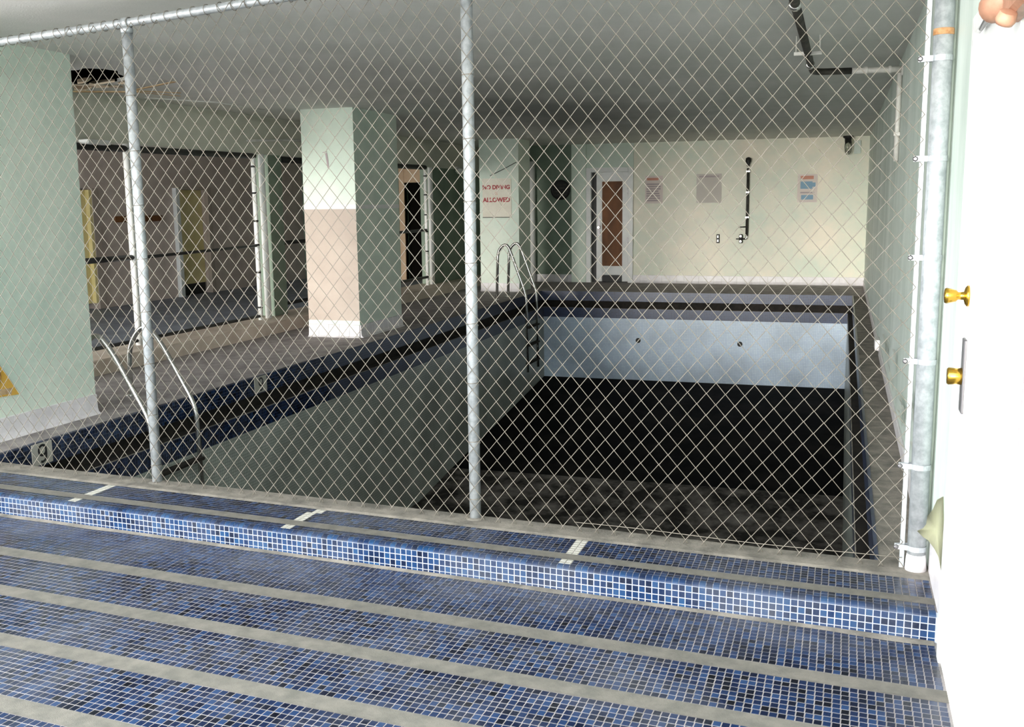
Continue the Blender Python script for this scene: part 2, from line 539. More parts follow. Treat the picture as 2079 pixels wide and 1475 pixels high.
for j in range(ncol):
    x = XR - 0.006 - (j + 0.5) * PT
    for rc in top_rows:
        w = any(abs(x - (m_ + (rc - 4.28) * 0.02)) < PT * 1.0 for m_ in MARK)
        cands.append(('t', x, rc, 'w' if w else 'b'))
    for k in range(3):
        cands.append(('r', x, k, 'b'))
    cands.append(('h', x, 0, 'b'))
    cands.append(('n', x, 0, 'b'))
RN = -VV
zr = lambda k: -0.016 - (k + 0.5) * PT
def tpos(cand):
    t, x, a, _ = cand
    if t == 't': return sc(x, a, -0.0011)
    if t == 'r': return sc(x, C_LIP, zr(a))
    if t == 'h': return sc(x, C_LIP, -0.016 - 3 * PT - 0.0065)
    return sc(x, C_LIP + 0.008, -0.008)
vis = [c for c in cands if c[0] in 'rt' and in_frame(tpos(c), -8)]
near = sorted(vis, key=lambda c: (tpos(c) - CAM_P).length * (1.0 if c[0] == 'r' else 1.25))[:300]
near_set = set(near)
tm = tile_mesh(PT - 0.0030, PT - 0.0030); tile_s = bpy.data.meshes.new('tile'); tm.to_mesh(tile_s); tm.free(); tile_s.materials.append(M['blue_tile'])
tm = tile_mesh(PT - 0.0030, PT - 0.0030); tile_w = bpy.data.meshes.new('tile'); tm.to_mesh(tile_w); tm.free(); tile_w.materials.append(M['white_tile'])
tm = tile_mesh(PT - 0.0030, PT - 0.0030); tile_r = bpy.data.meshes.new('tile'); tm.to_mesh(tile_r); tm.free(); tile_r.materials.append(M['riser_tile'])
bm = bmesh.new(); bw = bmesh.new(); brs = bmesh.new()
tw = PT - 0.0030
for cnd in cands:
    t, x, a, colr = cnd
    p = tpos(cnd)
    b_ = bw if colr == 'w' else bm
    if t == 't':
        if cnd in near_set:
            link_copy('tile', tile_w if colr == 'w' else tile_s, step, p, (0, 0, ROTZ))
        else:
            add_tile(b_, p, UV, VV, ZV, tw, tw)
    elif t == 'r':
        if cnd in near_set:
            link_copy('tile', tile_r, step, p, (math.pi / 2, 0, ROTZ))
        else:
            add_tile(brs, p, UV, ZV, RN, tw, tw)
    elif t == 'h':
        add_tile(brs, p, UV, ZV, RN, tw, 0.012)
    else:                                   # bullnose on the lip: a quarter round of three facets
        prof = [(C_LIP + 0.031, 0.0005), (C_LIP + 0.017, -0.0006), (C_LIP + 0.007, -0.004), (C_LIP + 0.0, -0.0095), (C_LIP - 0.002, -0.0148)]
        q = [[brs.verts.new(sc(x + s * tw / 2, cc, z)) for s in (-1, 1)] for cc, z in prof]
        for a_, b2 in zip(q, q[1:]):
            ff = brs.faces.new((a_[0], b2[0], b2[1], a_[1])); ff.smooth = True
o = new_obj('mosaic_tiles', bm, 'blue_tile', step); o['kind'] = 'stuff'
o = new_obj('riser_tiles', brs, 'riser_tile', step); o['kind'] = 'stuff'
o = new_obj('lane_mark_tiles', bw, 'white_tile', step); o['kind'] = 'stuff'; o['label'] = 'white tile lane marks'
bm = bmesh.new()
for k in range(30):
    x0 = -5.55 + k * (XR + 5.55) / 30; x1 = -5.55 + (k + 1) * (XR + 5.55) / 30
    poly(bm, [sc(x0, 4.191, 0.0), sc(x1, 4.191, 0.0), sc(x1, 4.262, 0.0), sc(x0, 4.262, 0.0)])
new_obj('antislip_strip', bm, 'strip', step)
bm = bmesh.new()                             # rough concrete coping under the fence
random.seed(3)
for k in range(90):
    x0 = -5.55 + k * (XR + 5.55) / 90; x1 = -5.55 + (k + 1) * (XR + 5.55) / 90
    e0 = 0.01 * noise.noise(Vector((x0 * 4, 3, 0))); e1 = 0.01 * noise.noise(Vector((x1 * 4, 3, 0)))
    poly(bm, [sc(x0, 4.466 + e0, -0.001), sc(x1, 4.466 + e1, -0.001), sc(x1, 4.49, 0.004), sc(x0, 4.49, 0.004)])
    poly(bm, [sc(x0, 4.49, 0.004), sc(x1, 4.49, 0.004), sc(x1, C_POOL + 0.0, 0.003), sc(x0, C_POOL + 0.0, 0.003)])
    poly(bm, [sc(x0, C_POOL, 0.003), sc(x1, C_POOL, 0.003), sc(x1, C_POOL, -0.03), sc(x0, C_POOL, -0.03)])
bmesh.ops.remove_doubles(bm, verts=bm.verts[:], dist=1e-5)
new_obj('coping', bm, 'concrete', step)

# ---- deck round the pool
def deck_obj(name, quads, mat, label):
    bm = bmesh.new()
    for q in quads:
        lo = [bm.verts.new((x, y, z - 0.1)) for x, y, z in q]
        hi = [bm.verts.new(p) for p in q]
        bm.faces.new(hi)
        for i in range(4):
            bm.faces.new((lo[i], lo[(i + 1) % 4], hi[(i + 1) % 4], hi[i]))
    o = new_obj(name, bm, mat)
    return tag(o, label, None, None, 'structure')
yl = cy_(C_POOL, XL_POOL)
deck_obj('floor_left_deck', [[(-7.0, 4.6, 0), (-5.27, 4.6, 0), (-5.27, Y_FAR + 0.2, 0), (-7.0, Y_FAR + 0.2, 0)]], 'deck', 'grey concrete deck between the pool and the left pillars')
deck_obj('floor_far_deck', [[(-5.27, Y_POOL + 0.012, 0), (XR, Y_POOL + 0.012, 0), (XR, Y_FAR + 0.2, 0), (-5.27, Y_FAR + 0.2, 0)]], 'deck', 'concrete deck at the far end of the pool')
deck_obj('floor_right_deck', [[(XR_POOL + 0.018, cy_(C_POOL, 0.2), 0), (XR, cy_(C_POOL, XR), 0), (XR, Y_POOL, 0), (XR_POOL + 0.018, Y_POOL, 0)]], 'concrete', 'narrow speckled concrete walkway along the right wall')
deck_obj('floor_side_room', [[(-11.6, 4.6, 0), (-7.2, 4.6, 0), (-7.2, Y_FAR + 0.2, 0), (-11.6, Y_FAR + 0.2, 0)]], 'left_floor', 'blue grey floor of the side room on the left')

# ---- pool basin
pool = thing('pool_basin', 'empty indoor swimming pool with dark blue tile edge and white tiled walls', 'pool')
def corner(i, ins):
    return [(XL_POOL + ins, cy_(C_POOL, XL_POOL) + ins), (XR_POOL - ins, cy_(C_POOL, XR_POOL) + ins), (XR_POOL - ins, Y_POOL - ins), (XL_POOL + ins, Y_POOL - ins)][i % 4]
SIDE = {'near': (0, 1), 'right': (1, 2), 'far': (2, 3), 'left': (3, 0)}
def band(side, z0, i0, z1, i1, mat, name):
    a, b = SIDE[side]
    p0, p1 = corner(a, i0), corner(b, i0); q0, q1 = corner(a, i1), corner(b, i1)
    bm = bmesh.new()
    poly(bm, [(*q0, z1), (*q1, z1), (*p1, z0), (*p0, z0)])
    return new_obj(name, bm, mat, pool)
Y_SPLIT = 9.6
for sd in SIDE:
    bx = 'x' if sd in ('near', 'far') else 'y'
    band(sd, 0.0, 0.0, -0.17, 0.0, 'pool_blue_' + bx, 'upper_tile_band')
    rc_ = 0.0 if sd == 'near' else -0.09
    if rc_:
        band(sd, -0.17, 0.0, -0.17, rc_, 'gutter', 'gutter_roof')
    band(sd, -0.17, rc_, -0.30, rc_, 'gutter', 'gutter_back')
    band(sd, -0.30, rc_, -0.29, 0.055, 'gutter', 'gutter_lip')
    band(sd, -0.29, 0.055, -0.295, 0.062, 'concrete', 'gutter_edge')
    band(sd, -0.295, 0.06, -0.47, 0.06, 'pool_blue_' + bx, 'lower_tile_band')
Z_BOT = -2.27
FLOOR_P = [(cy_(C_POOL, -5.24) - 0.5, Z_BOT), (11.9, Z_BOT), (13.1, -2.12), (Y_POOL - 0.06, -1.58)]
for sd, x in (('left', XL_POOL + 0.06), ('right', XR_POOL - 0.06)):
    bm = bmesh.new()
    y0 = corner(0 if sd == 'left' else 1, 0.06)[1]
    pts = [(x, y0, -0.47), (x, y0, Z_BOT)] + [(x, y, z) for y, z in FLOOR_P[1:]] + [(x, Y_POOL - 0.06, -0.47)]
    poly(bm, pts if sd == 'right' else list(reversed(pts)))
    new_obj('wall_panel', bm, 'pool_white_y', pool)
bm = bmesh.new()
poly(bm, [(XL_POOL + 0.06, Y_POOL - 0.06, -1.58), (XL_POOL + 0.06, Y_POOL - 0.06, -0.47), (XR_POOL - 0.06, Y_POOL - 0.06, -0.47), (XR_POOL - 0.06, Y_POOL - 0.06, -1.58)])
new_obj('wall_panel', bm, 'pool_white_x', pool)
bm = bmesh.new()
p0, p1 = corner(0, 0.06), corner(1, 0.06)
poly(bm, [(*p0, Z_BOT), (*p1, Z_BOT), (*p1, -0.47), (*p0, -0.47)])
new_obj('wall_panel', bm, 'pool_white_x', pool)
bm = bmesh.new()
NX = 14
for (y0, z0), (y1, z1) in zip(FLOOR_P, FLOOR_P[1:]):
    for j in range(6):
        for i in range(NX):
            def P(a, b):
                y = y0 + (y1 - y0) * b / 6; z = z0 + (z1 - z0) * b / 6; x = XL_POOL + 0.05 + (XR_POOL - XL_POOL - 0.1) * a / NX
                return (x, y, z)
            poly(bm, [P(i, j), P(i + 1, j), P(i + 1, j + 1), P(i, j + 1)])
bmesh.ops.remove_doubles(bm, verts=bm.verts[:], dist=1e-5)
for f in bm.faces:
    f.material_index = 1 if f.calc_center_median().y < 13.1 else 0
new_obj('basin_floor', bm, ['basin_black', 'basin_dirt'], pool)
for x, z in ((-3.42, -0.86), (-1.63, -0.87)):
    bm = bmesh.new(); fix_lathe(bm, (x, Y_POOL - 0.058, z), (0, -1, 0), [(0, 0.045), (0.012, 0.045), (0.014, 0.03), (0.004, 0.026)], 14)
    new_obj('return_inlet', bm, 'black', pool)
# near stretch of the left edge: the mosaic can be told apart there
bm = bmesh.new()
random.seed(11)
XV = Vector((1, 0, 0)); YV = Vector((0, 1, 0))
NINE = [(5.42, 5.61), (8.215, 8.43)]
n0 = int((Y_SPLIT - 5.0) / 0.029)
for j in range(n0):
    y = 5.02 + j * 0.029
    for k in range(6):
        z = -0.004 - (k + 0.5) * 0.0275
        if any(a - 0.005 < y < b + 0.005 for a, b in NINE) and z > -0.16: continue
        add_tile(bm, Vector((XL_POOL + 0.0015, y, z)), -YV, ZV, XV, 0.0245, 0.0235)
    for k in range(6):
        add_tile(bm, Vector((XL_POOL + 0.0615, y, -0.3 - (k + 0.5) * 0.028)), -YV, ZV, XV, 0.0245, 0.0245)
    add_tile(bm, Vector((XL_POOL - 0.015, y, 0.0015)), XV, YV, ZV, 0.026, 0.0245)
o = new_obj('edge_mosaic_tiles', bm, 'blue_tile', pool); o['kind'] = 'stuff'
bm = boxes([(-5.272, -5.243, 4.99, Y_POOL, -0.03, 0.0005)])
new_obj('left_coping', bm, 'grout', pool)
bm = boxes([(XR_POOL + 0.002, XR_POOL + 0.02, 4.64, Y_POOL, -0.03, 0.003)])
new_obj('right_coping', bm, 'pool_blue_y', pool)
for a, b in NINE:
    bm = boxes([(XL_POOL + 0.001, XL_POOL + 0.007, a, b, -0.158, -0.004)], 0.002)
    t = new_obj('depth_marker', bm, 'white_tile', pool)
    t['label'] = 'white depth marker tile reading 9'
    R_ = 0.034
    ring = [(R_ * math.cos(q), 0.024 + R_ * 1.05 * math.sin(q)) for q in (2 * math.pi * k / 20 for k in range(21))]
    tail = [(R_, 0.024), (R_ * 1.02, -0.005), (R_ * 0.9, -0.030), (R_ * 0.5, -0.050), (-R_ * 0.15, -0.058), (-R_ * 0.6, -0.052)]
    bm = bmesh.new()
    for path in (ring, tail):
        prev = None
        for k, (u, v) in enumerate(path):
            a0 = path[max(k - 1, 0)] if path is tail or k > 0 else path[-2]
            a1 = path[min(k + 1, len(path) - 1)] if path is tail or k < len(path) - 1 else path[1]
            t_ = Vector((a1[0] - a0[0], a1[1] - a0[1])).normalized(); n_ = Vector((-t_.y, t_.x)) * 0.0085
            cur = [bm.verts.new((0.0015 if path is ring else 0.0017, u + n_.x * s_, v + n_.y * s_)) for s_ in (-1, 1)]
            if prev: bm.faces.new((prev[0], cur[0], cur[1], prev[1]))
            prev = cur
    bmesh.ops.remove_doubles(bm, verts=bm.verts[:], dist=1e-6)
    nu = new_obj('numeral', bm, 'black_ink', t)
    nu.location = (XL_POOL + 0.007, (a + b) / 2, -0.081)

# ---- ceiling with a hole in it
HOLE = [(-6.62, 7.30), (-6.35, 7.16), (-6.12, 7.20), (-6.0, 7.12), (-5.88, 7.22), (-5.86, 7.40), (-5.98, 7.52), (-6.06, 7.72), (-6.18, 7.88), (-6.36, 7.98), (-6.5, 8.16), (-6.72, 8.24), (-6.95, 8.2), (-7.1, 8.05), (-7.0, 7.7), (-6.84, 7.5)]
bm = bmesh.new()
OUT = [(-11.6, 2.0), (XR + 0.3, 2.0), (XR + 0.3, Y_FAR + 0.2), (-11.6, Y_FAR + 0.2)]
vo = [bm.verts.new((x, y, Z_CEIL)) for x, y in OUT]
vh = [bm.verts.new((x, y, Z_CEIL)) for x, y in HOLE]
es = [bm.edges.new((vo[i], vo[(i + 1) % 4])) for i in range(4)] + [bm.edges.new((vh[i], vh[(i + 1) % len(vh)])) for i in range(len(vh))]
bmesh.ops.triangle_fill(bm, edges=es, use_beauty=True)
# drop triangles inside the hole if the fill made any
def in_poly(x, y, P_):
    r = False
    for i in range(len(P_)):
        (x1, y1), (x2, y2) = P_[i], P_[i - 1]
        if (y1 > y) != (y2 > y) and x < (x2 - x1) * (y - y1) / (y2 - y1) + x1: r = not r
    return r
bad = [f for f in bm.faces if in_poly(f.calc_center_median().x, f.calc_center_median().y, HOLE)]
bmesh.ops.delete(bm, geom=bad, context='FACES_ONLY')
for i in range(len(vh)):
    a, b = HOLE[i], HOLE[(i + 1) % len(HOLE)]
    poly(bm, [(*a, Z_CEIL), (*b, Z_CEIL), (*b, Z_CEIL + 0.03), (*a, Z_CEIL + 0.03)])
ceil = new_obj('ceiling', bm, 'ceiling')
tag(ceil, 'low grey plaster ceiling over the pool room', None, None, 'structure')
bm = bmesh.new()                             # roof over it, with a plenum above the hole
H0, H1 = Z_CEIL + 0.03, Z_CEIL + 0.45
for q in ([(-11.6, 2.0, H1), (-11.6, Y_FAR + .2, H1), (XR + .3, Y_FAR + .2, H1), (XR + .3, 2.0, H1)],
          [(-11.6, 2.0, Z_CEIL), (XR + .3, 2.0, Z_CEIL), (XR + .3, 2.0, H1), (-11.6, 2.0, H1)],
          [(-11.6, 2.0, Z_CEIL), (-11.6, 2.0, H1), (-11.6, Y_FAR + .2, H1), (-11.6, Y_FAR + .2, Z_CEIL)],
          [(XR + .3, 2.0, Z_CEIL), (XR + .3, Y_FAR + .2, Z_CEIL), (XR + .3, Y_FAR + .2, H1), (XR + .3, 2.0, H1)],
          [(-11.6, Y_FAR + .2, Z_CEIL), (-11.6, Y_FAR + .2, H1), (XR + .3, Y_FAR + .2, H1), (XR + .3, Y_FAR + .2, Z_CEIL)]):
    poly(bm, q)
o = new_obj('plenum', bm, 'black_void', ceil)
random.seed(5)
def plank(name, a, b, w, t, mat, parent):
    a, b = Vector(a), Vector(b)
    d = (b - a).normalized(); s = d.cross(ZV).normalized() * w / 2; n = s.cross(d).normalized() * t / 2
    bm = bmesh.new()
    q = [bm.verts.new(p + s * i + n * j) for p in (a, b) for i, j in ((-1, -1), (1, -1), (1, 1), (-1, 1))]
    for f in ((0, 1, 2, 3), (7, 6, 5, 4), (0, 4, 5, 1), (1, 5, 6, 2), (2, 6, 7, 3), (3, 7, 4, 0)):
        bm.faces.new([q[i] for i in f])
    bmesh.ops.recalc_face_normals(bm, faces=bm.faces[:])
    return new_obj(name, bm, mat, parent)
plank('broken_lath', (-6.42, 8.32, 2.70), (-5.80, 8.05, 2.715), 0.03, 0.008, 'lath', ceil)
plank('broken_lath', (-6.45, 8.30, 2.69), (-6.22, 8.72, 2.70), 0.03, 0.008, 'lath', ceil)
plank('broken_lath', (-6.50, 8.28, 2.685), (-6.28, 8.80, 2.68), 0.02, 0.006, 'lath', ceil)
plank('broken_lath', (-7.05, 8.22, 2.70), (-6.40, 8.34, 2.68), 0.05, 0.012, 'lath', ceil)
plank('broken_lath', (-7.1, 8.1, 2.75), (-6.5, 8.2, 2.72), 0.09, 0.012, 'plaster', ceil)
for cx_, cy0, s in ((-6.42, 7.86, 0.16), (-6.25, 7.95, 0.10), (-6.62, 8.14, 0.12), (-6.9, 8.15, 0.14), (-6.5, 7.7, 0.10)):
    bm = bmesh.new()
    pts = []
    for k in range(7):
        a = 2 * math.pi * k / 7
        r = s * random.uniform(0.5, 1.0)
        pts.append((cx_ + r * math.cos(a), cy0 + r * 0.5 * math.sin(a)))
    tl = random.uniform(0.2, 0.6)
    prism(bm, pts, lambda u, v, t, cy0=cy0, tl=tl: (u, v, Z_CEIL - 0.02 + t + (v - cy0) * tl), 0.0, 0.015)
    new_obj('plaster_fragment', bm, 'plaster', ceil)
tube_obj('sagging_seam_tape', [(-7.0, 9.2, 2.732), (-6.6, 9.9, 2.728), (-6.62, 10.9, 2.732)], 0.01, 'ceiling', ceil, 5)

# ---- walls
def wall(name, lst, mat, label, bevel=0):
    return tag(new_obj(name, boxes(lst, bevel), mat), label, None, None, 'structure')
wall_right = wall('wall_right', [(XR, XR + 0.2, 3.94, Y_FAR + 0.2, -0.4, Z_CEIL + 0.4), (XR, XR + 0.2, 2.86, 3.94, 2.21, 3.3), (XR, XR + 0.2, -3.0, 2.86, -0.4, 3.3)], 'right_green', 'long pale green right wall with weathered paint')
wall_far = wall('wall_far', [(-3.95, XR, Y_FAR, Y_FAR + 0.2, -0.2, Z_CEIL)], 'far_green', 'cream and pale green far wall behind the pool')
wall('wall_far_left', [(-7.1, -4.86, Y_FAR, Y_FAR + 0.2, -0.2, Z_CEIL), (-4.86, -3.95, Y_FAR, Y_FAR + 0.2, 2.27, Z_CEIL), (-11.3, -8.85, Y_FAR, Y_FAR + 0.2, 0, Z_CEIL), (-8.45, -7.1, Y_FAR, Y_FAR + 0.2, 0, Z_CEIL), (-8.85, -8.45, Y_FAR, Y_FAR + 0.2, 2.06, Z_CEIL)], 'shaded_green', 'shadowed green wall left of the far door')
wall('wall_left', [(-11.5, -11.3, 13.37, 15.52, 0, Z_CEIL), (-11.5, -11.3, 16.42, Y_FAR, 0, Z_CEIL), (-11.5, -11.3, 15.52, 16.42, 1.92, Z_CEIL), (-11.5, -11.3, 12.6, 13.37, 1.9, Z_CEIL), (-11.5, -11.3, 4.6, 12.6, 0, Z_CEIL)], 'brown_wall', 'brown grey wall of the side room')
wall('wall_side_room', [(-7.35, -7.1, 17.3, Y_FAR, 0, 2.25), (-7.35, -7.1, 11.72, 12.05, 0.16, 2.25)], 'shaded_green', 'green wall stubs along the side room railing')
wall('trim_1', [(-7.4, -7.1, 4.6, Y_FAR, 2.25, 2.66), (-7.4, -7.16, 4.6, Y_FAR, 2.66, Z_CEIL)], 'lintel', 'pale green lintel beam above the side room railing')
kerb = wall('trim_2', [(-7.4, -6.78, 4.6, Y_FAR, -0.06, 0.15)], 'kerb', 'low tan kerb below the side room railing', 0.01)
tag(new_obj('added_light_block', boxes([(-12.4, -12.3, 12, 17, -0.1, 2.8), (-9.2, -3.8, Y_FAR + 0.25, Y_FAR + 0.3, -0.1, 2.8), (-11.56, -11.5, 12.4, 13.5, -0.1, 2.1), (-11.56, -11.5, 15.4, 16.6, -0.1, 2.1)]), 'black_void'), 'black panels added behind the doorways to block light', None, None, 'structure')  # black panels added behind the openings to stop light leaking in
for nm, lst in (('door_void', [(-13.0, -11.5, 12.4, 13.6, 0, 2.0), (-13.0, -11.5, 15.3, 16.6, 0, 2.0)]),):
    pass

# pillars
def cove_mesh():
    bm = bmesh.new()
    prof = [(0.0, 0.155), (-0.012, 0.152), (-0.014, 0.05), (-0.022, 0.018), (-0.045, 0.0), (0.0, 0.0)]
    w = 0.0715
    prism(bm, prof, lambda u, v, t: (t, u, v), -w, w)
    return bm
cm = cove_mesh(); cove = bpy.data.meshes.new('cove_tile'); cm.to_mesh(cove); cm.free(); cove.materials.append(M['white_base'])
def coves(parent, p0, p1):
    """row of cove tiles from p0 to p1; the room lies to the right of the direction"""
    p0, p1 = Vector(p0), Vector(p1)
    L = (p1 - p0).length
    n = max(1, round(L / 0.147))
    d = (p1 - p0) / n
    ang = math.atan2(d.y, d.x)
    for k in range(n):
        link_copy('cove_tile', cove, parent, p0 + d * (k + 0.5), (0, 0, ang), ((L / n) / 0.147, 1, 1))

def pillar(x0, x1, y0, y1, mats, label, two_tone=False):
    if two_tone:
        bm = boxes([(x0, x1, y0, y1, 1.60, Z_CEIL)])
    else:
        bm = boxes([(x0, x1, y0, y1, -0.1, Z_CEIL)])
    o = new_obj('pillar', bm, mats)
    tag(o, label, 'pillar', None, 'structure')
    return o
pa = pillar(-6.25, -5.55, 4.75, 6.45, 'green', 'wide pale green pillar at the left edge with white tile base')
coves(pa, (-5.55, 4.75, 0), (-5.55, 6.45, 0))
pb = pillar(-6.24, -5.545, 11.08, 12.32, 'green', 'two-tone pillar, pale green above tan, with a white stripe', True)
bm = boxes([(-6.24, -5.545, 11.08, 12.32, -0.1, 1.552)])
for f in bm.faces:
    f.material_index = 0
    if f.calc_center_median().x > -5.56: f.material_index = 1
new_obj('lower_shaft', bm, ['tan', 'green'], pb)
bm = boxes([(-6.243, -5.542, 11.077, 12.32, 1.552, 1.60)]); new_obj('stripe', bm, 'white_paint', pb)
coves(pb, (-6.24, 11.08, 0), (-5.545, 11.08, 0)); coves(pb, (-5.545, 11.08, 0), (-5.545, 12.32, 0))
bm = boxes([(-6.242, -5.543, 11.078, 11.09, 0.156, 0.205)]); new_obj('base_stripe', bm, 'green', pb)
# scar in the paint
bm = bmesh.new()
prism(bm, [(-5.925, 2.21), (-5.90, 2.22), (-5.885, 2.12), (-5.88, 2.03), (-5.90, 2.04), (-5.908, 2.1)], lambda u, v, t: (u, 11.08 - t, v), 0.0, 0.006); new_obj('paint_scar', bm, 'ink_grey', pb)
bm = bmesh.new()
prism(bm, [(-5.96, 2.225), (-5.90, 2.235), (-5.9, 2.226), (-5.96, 2.218)], lambda u, v, t: (u, 11.08 - t, v), 0.0, 0.005); new_obj('paint_scar', bm, 'ink_grey', pb)
pc = pillar(-6.31, -5.565, 17.6, 18.3, 'green', 'distant pale green pillar carrying the red lettered sign')
coves(pc, (-6.31, 17.6, 0), (-5.565, 17.6, 0))
base_far = tag(thing('baseboard_far', 'white cove tile baseboard along the far wall', None), None, None, None, 'structure')
coves(base_far, (-3.95, Y_FAR, 0), (XR, Y_FAR, 0))
coves(base_far, (-6.0, Y_FAR, 0), (-5.15, Y_FAR, 0))
base_r = tag(new_obj('baseboard_right', boxes([(XR - 0.014, XR, 4.7, 11.0, 0.0, 0.10), (XR - 0.014, XR, 11.35, Y_FAR, 0.0, 0.10)], 0.003), 'white_base'), 'chipped white baseboard along the right wall', None, None, 'structure')
bm = boxes([(XR - 0.05, XR - 0.002, 11.02, 11.3, 0.05, 0.16)], 0.006); new_obj('loose_board_end', bm, 'white_base', base_r)

# ---- doors of the setting
d1 = tag(thing('door_1', 'white far door with a tall brown panel, left of the bright wall', None), None, None, None, 'structure')
new_obj('frame', boxes([(-4.90, -4.80, Y_FAR - 0.05, Y_FAR + 0.12, 0, 2.27), (-4.05, -3.95, Y_FAR - 0.05, Y_FAR + 0.12, 0, 2.27), (-4.80, -4.05, Y_FAR - 0.05, Y_FAR + 0.12, 2.18, 2.27)], 0.005), 'white_paint', d1)
new_obj('dark_gap', boxes([(-4.80, -4.70, Y_FAR + 0.06, Y_FAR + 0.16, 0, 2.18)]), 'black', d1)
leaf = new_obj('leaf', boxes([(-4.70, -4.585, Y_FAR + 0.01, Y_FAR + 0.055, 0.02, 2.18), (-4.175, -4.05, Y_FAR + 0.01, Y_FAR + 0.055, 0.02, 2.18), (-4.585, -4.175, Y_FAR + 0.01, Y_FAR + 0.055, 2.0, 2.18), (-4.585, -4.175, Y_FAR + 0.01, Y_FAR + 0.055, 0.16, 0.33), (-4.585, -4.175, Y_FAR + 0.02, Y_FAR + 0.05, 0.02, 0.16)], 0.004), 'white_paint', d1)
new_obj('panel', boxes([(-4.585, -4.175, Y_FAR + 0.025, Y_FAR + 0.045, 0.33, 2.0)]), 'brown_panel', leaf)
new_obj('kick_plate', boxes([(-4.58, -4.18, Y_FAR + 0.006, Y_FAR + 0.02, 0.02, 0.15)]), 'black', leaf)
bm = bmesh.new(); fix_lathe(bm, (-4.645, Y_FAR + 0.01, 1.1), (0, -1, 0), [(0, 0.03), (0.008, 0.03), (0.01, 0.012), (0.04, 0.012), (0.045, 0.028), (0.065, 0.024)], 12); new_obj('handle', bm, 'chrome', leaf)
new_obj('latch_plate', boxes([(-4.665, -4.625, Y_FAR - 0.002, Y_FAR + 0.012, 0.92, 1.32)], 0.002), 'steel_dark', leaf)
new_obj('hinge', boxes([(-4.062, -4.046, Y_FAR - 0.062, Y_FAR - 0.04, 0.78, 0.9)]), 'steel_dark', d1)
new_obj('hinge', boxes([(-4.062, -4.046, Y_FAR - 0.062, Y_FAR - 0.04, 1.75, 1.87)]), 'steel_dark', d1)
tag(new_obj('trim_3', boxes([(-5.2, -4.9, Y_FAR - 0.06, Y_FAR, 0, Z_CEIL), (-4.9, -3.95, Y_FAR - 0.02, Y_FAR, 2.27, Z_CEIL)], 0.006), 'green'), 'pale green pilaster beside the far door', None, None, 'structure')
bm = bmesh.new(); tube(bm, [(-6.02, Y_FAR - 0.07, 0), (-6.02, Y_FAR - 0.07, 2.42)], 0.07, 14)
tag(new_obj('trim_4', bm, 'white_paint'), 'white upright pipe in the dark far corner', None, None, 'structure')

d2 = tag(thing('door_2', 'yellow doorway with pale jambs in the side room', None), None, None, None, 'structure')
new_obj('jamb', boxes([(-11.32, -11.22, 15.43, 15.53, 0, 1.93)], 0.004), 'white_paint', d2)
new_obj('jamb', boxes([(-11.32, -11.24, 16.40, 16.52, 0, 1.93)], 0.004), 'tan', d2)
new_obj('head', boxes([(-11.32, -11.24, 15.53, 16.40, 1.9, 1.95)], 0.004), 'tan', d2)
lf = new_obj('leaf', boxes([(-11.42, -11.38, 15.53, 16.40, 0.2, 1.9)], 0.004), 'yellow', d2)
new_obj('edge_strip', boxes([(-11.38, -11.23, 15.53, 15.585, 0.45, 1.9)], 0.004), 'yellow', d2)
new_obj('kick_gap', boxes([(-11.42, -11.375, 15.62, 16.36, 0.0, 0.2)]), 'black', d2)
d4 = tag(thing('door_4', 'yellow edged doorway half hidden by the left pillar', None), None, None, None, 'structure')
new_obj('jamb', boxes([(-11.34, -11.24, 13.32, 13.48, 0, 1.9)], 0.004), 'tan', d4)
new_obj('leaf', boxes([(-11.4, -11.32, 12.6, 13.32, 0.1, 1.88)], 0.004), 'yellow', d4)
new_obj('edge_strip', boxes([(-11.33, -11.25, 13.26, 13.32, 0.1, 1.88)], 0.004), 'yellow', d4)
d5 = tag(thing('door_5', 'peach framed doorway with a black opening beyond the railing', None), None, None, None, 'structure')
new_obj('jamb', boxes([(-8.97, -8.85, Y_FAR - 0.04, Y_FAR + 0.1, 0, 2.42)], 0.004), 'peach', d5)
new_obj('jamb', boxes([(-8.45, -8.36, Y_FAR - 0.04, Y_FAR + 0.1, 0, 2.42)], 0.004), 'peach', d5)
new_obj('transom', boxes([(-8.85, -8.45, Y_FAR - 0.03, Y_FAR + 0.1, 2.05, 2.42)], 0.004), 'peach', d5)
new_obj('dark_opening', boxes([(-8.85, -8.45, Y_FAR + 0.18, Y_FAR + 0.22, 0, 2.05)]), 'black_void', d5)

d3 = tag(thing('door_3', 'bright white door in the right wall beside the fence', None), None, None, None, 'structure')
new_obj('frame', boxes([(XR - 0.012, XR + 0.1, 3.885, 3.945, Z_LOW, 2.21), (XR - 0.012, XR + 0.1, 2.86, 2.92, Z_LOW, 2.21), (XR - 0.012, XR + 0.1, 2.92, 3.885, 2.15, 2.21)], 0.003), 'white_paint', d3)
lf3 = new_obj('leaf', boxes([(XR + 0.004, XR + 0.05, 2.925, 3.88, Z_LOW + 0.01, 2.148)], 0.003), 'white_paint', d3)
bm = bmesh.new(); fix_lathe(bm, (XR + 0.004, 3.73, 1.272), (-1, 0, 0), [(0, 0.036), (0.006, 0.036), (0.012, 0.028), (0.016, 0.014), (0.034, 0.013), (0.04, 0.02), (0.07, 0.027), (0.076, 0.024), (0.078, 0.012)], 18)
new_obj('knob', bm, 'brass', lf3)
new_obj('lock_plate', boxes([(XR - 0.004, XR + 0.006, 3.70, 3.775, 0.87, 1.125)], 0.003), 'steel_dark', lf3)
bm = bmesh.new(); fix_lathe(bm, (XR, 3.735, 0.995), (-1, 0, 0), [(0, 0.03), (0.02, 0.028), (0.045, 0.03), (0.05, 0.026), (0.051, 0.012)], 18)
new_obj('deadbolt', bm, 'brass', lf3)
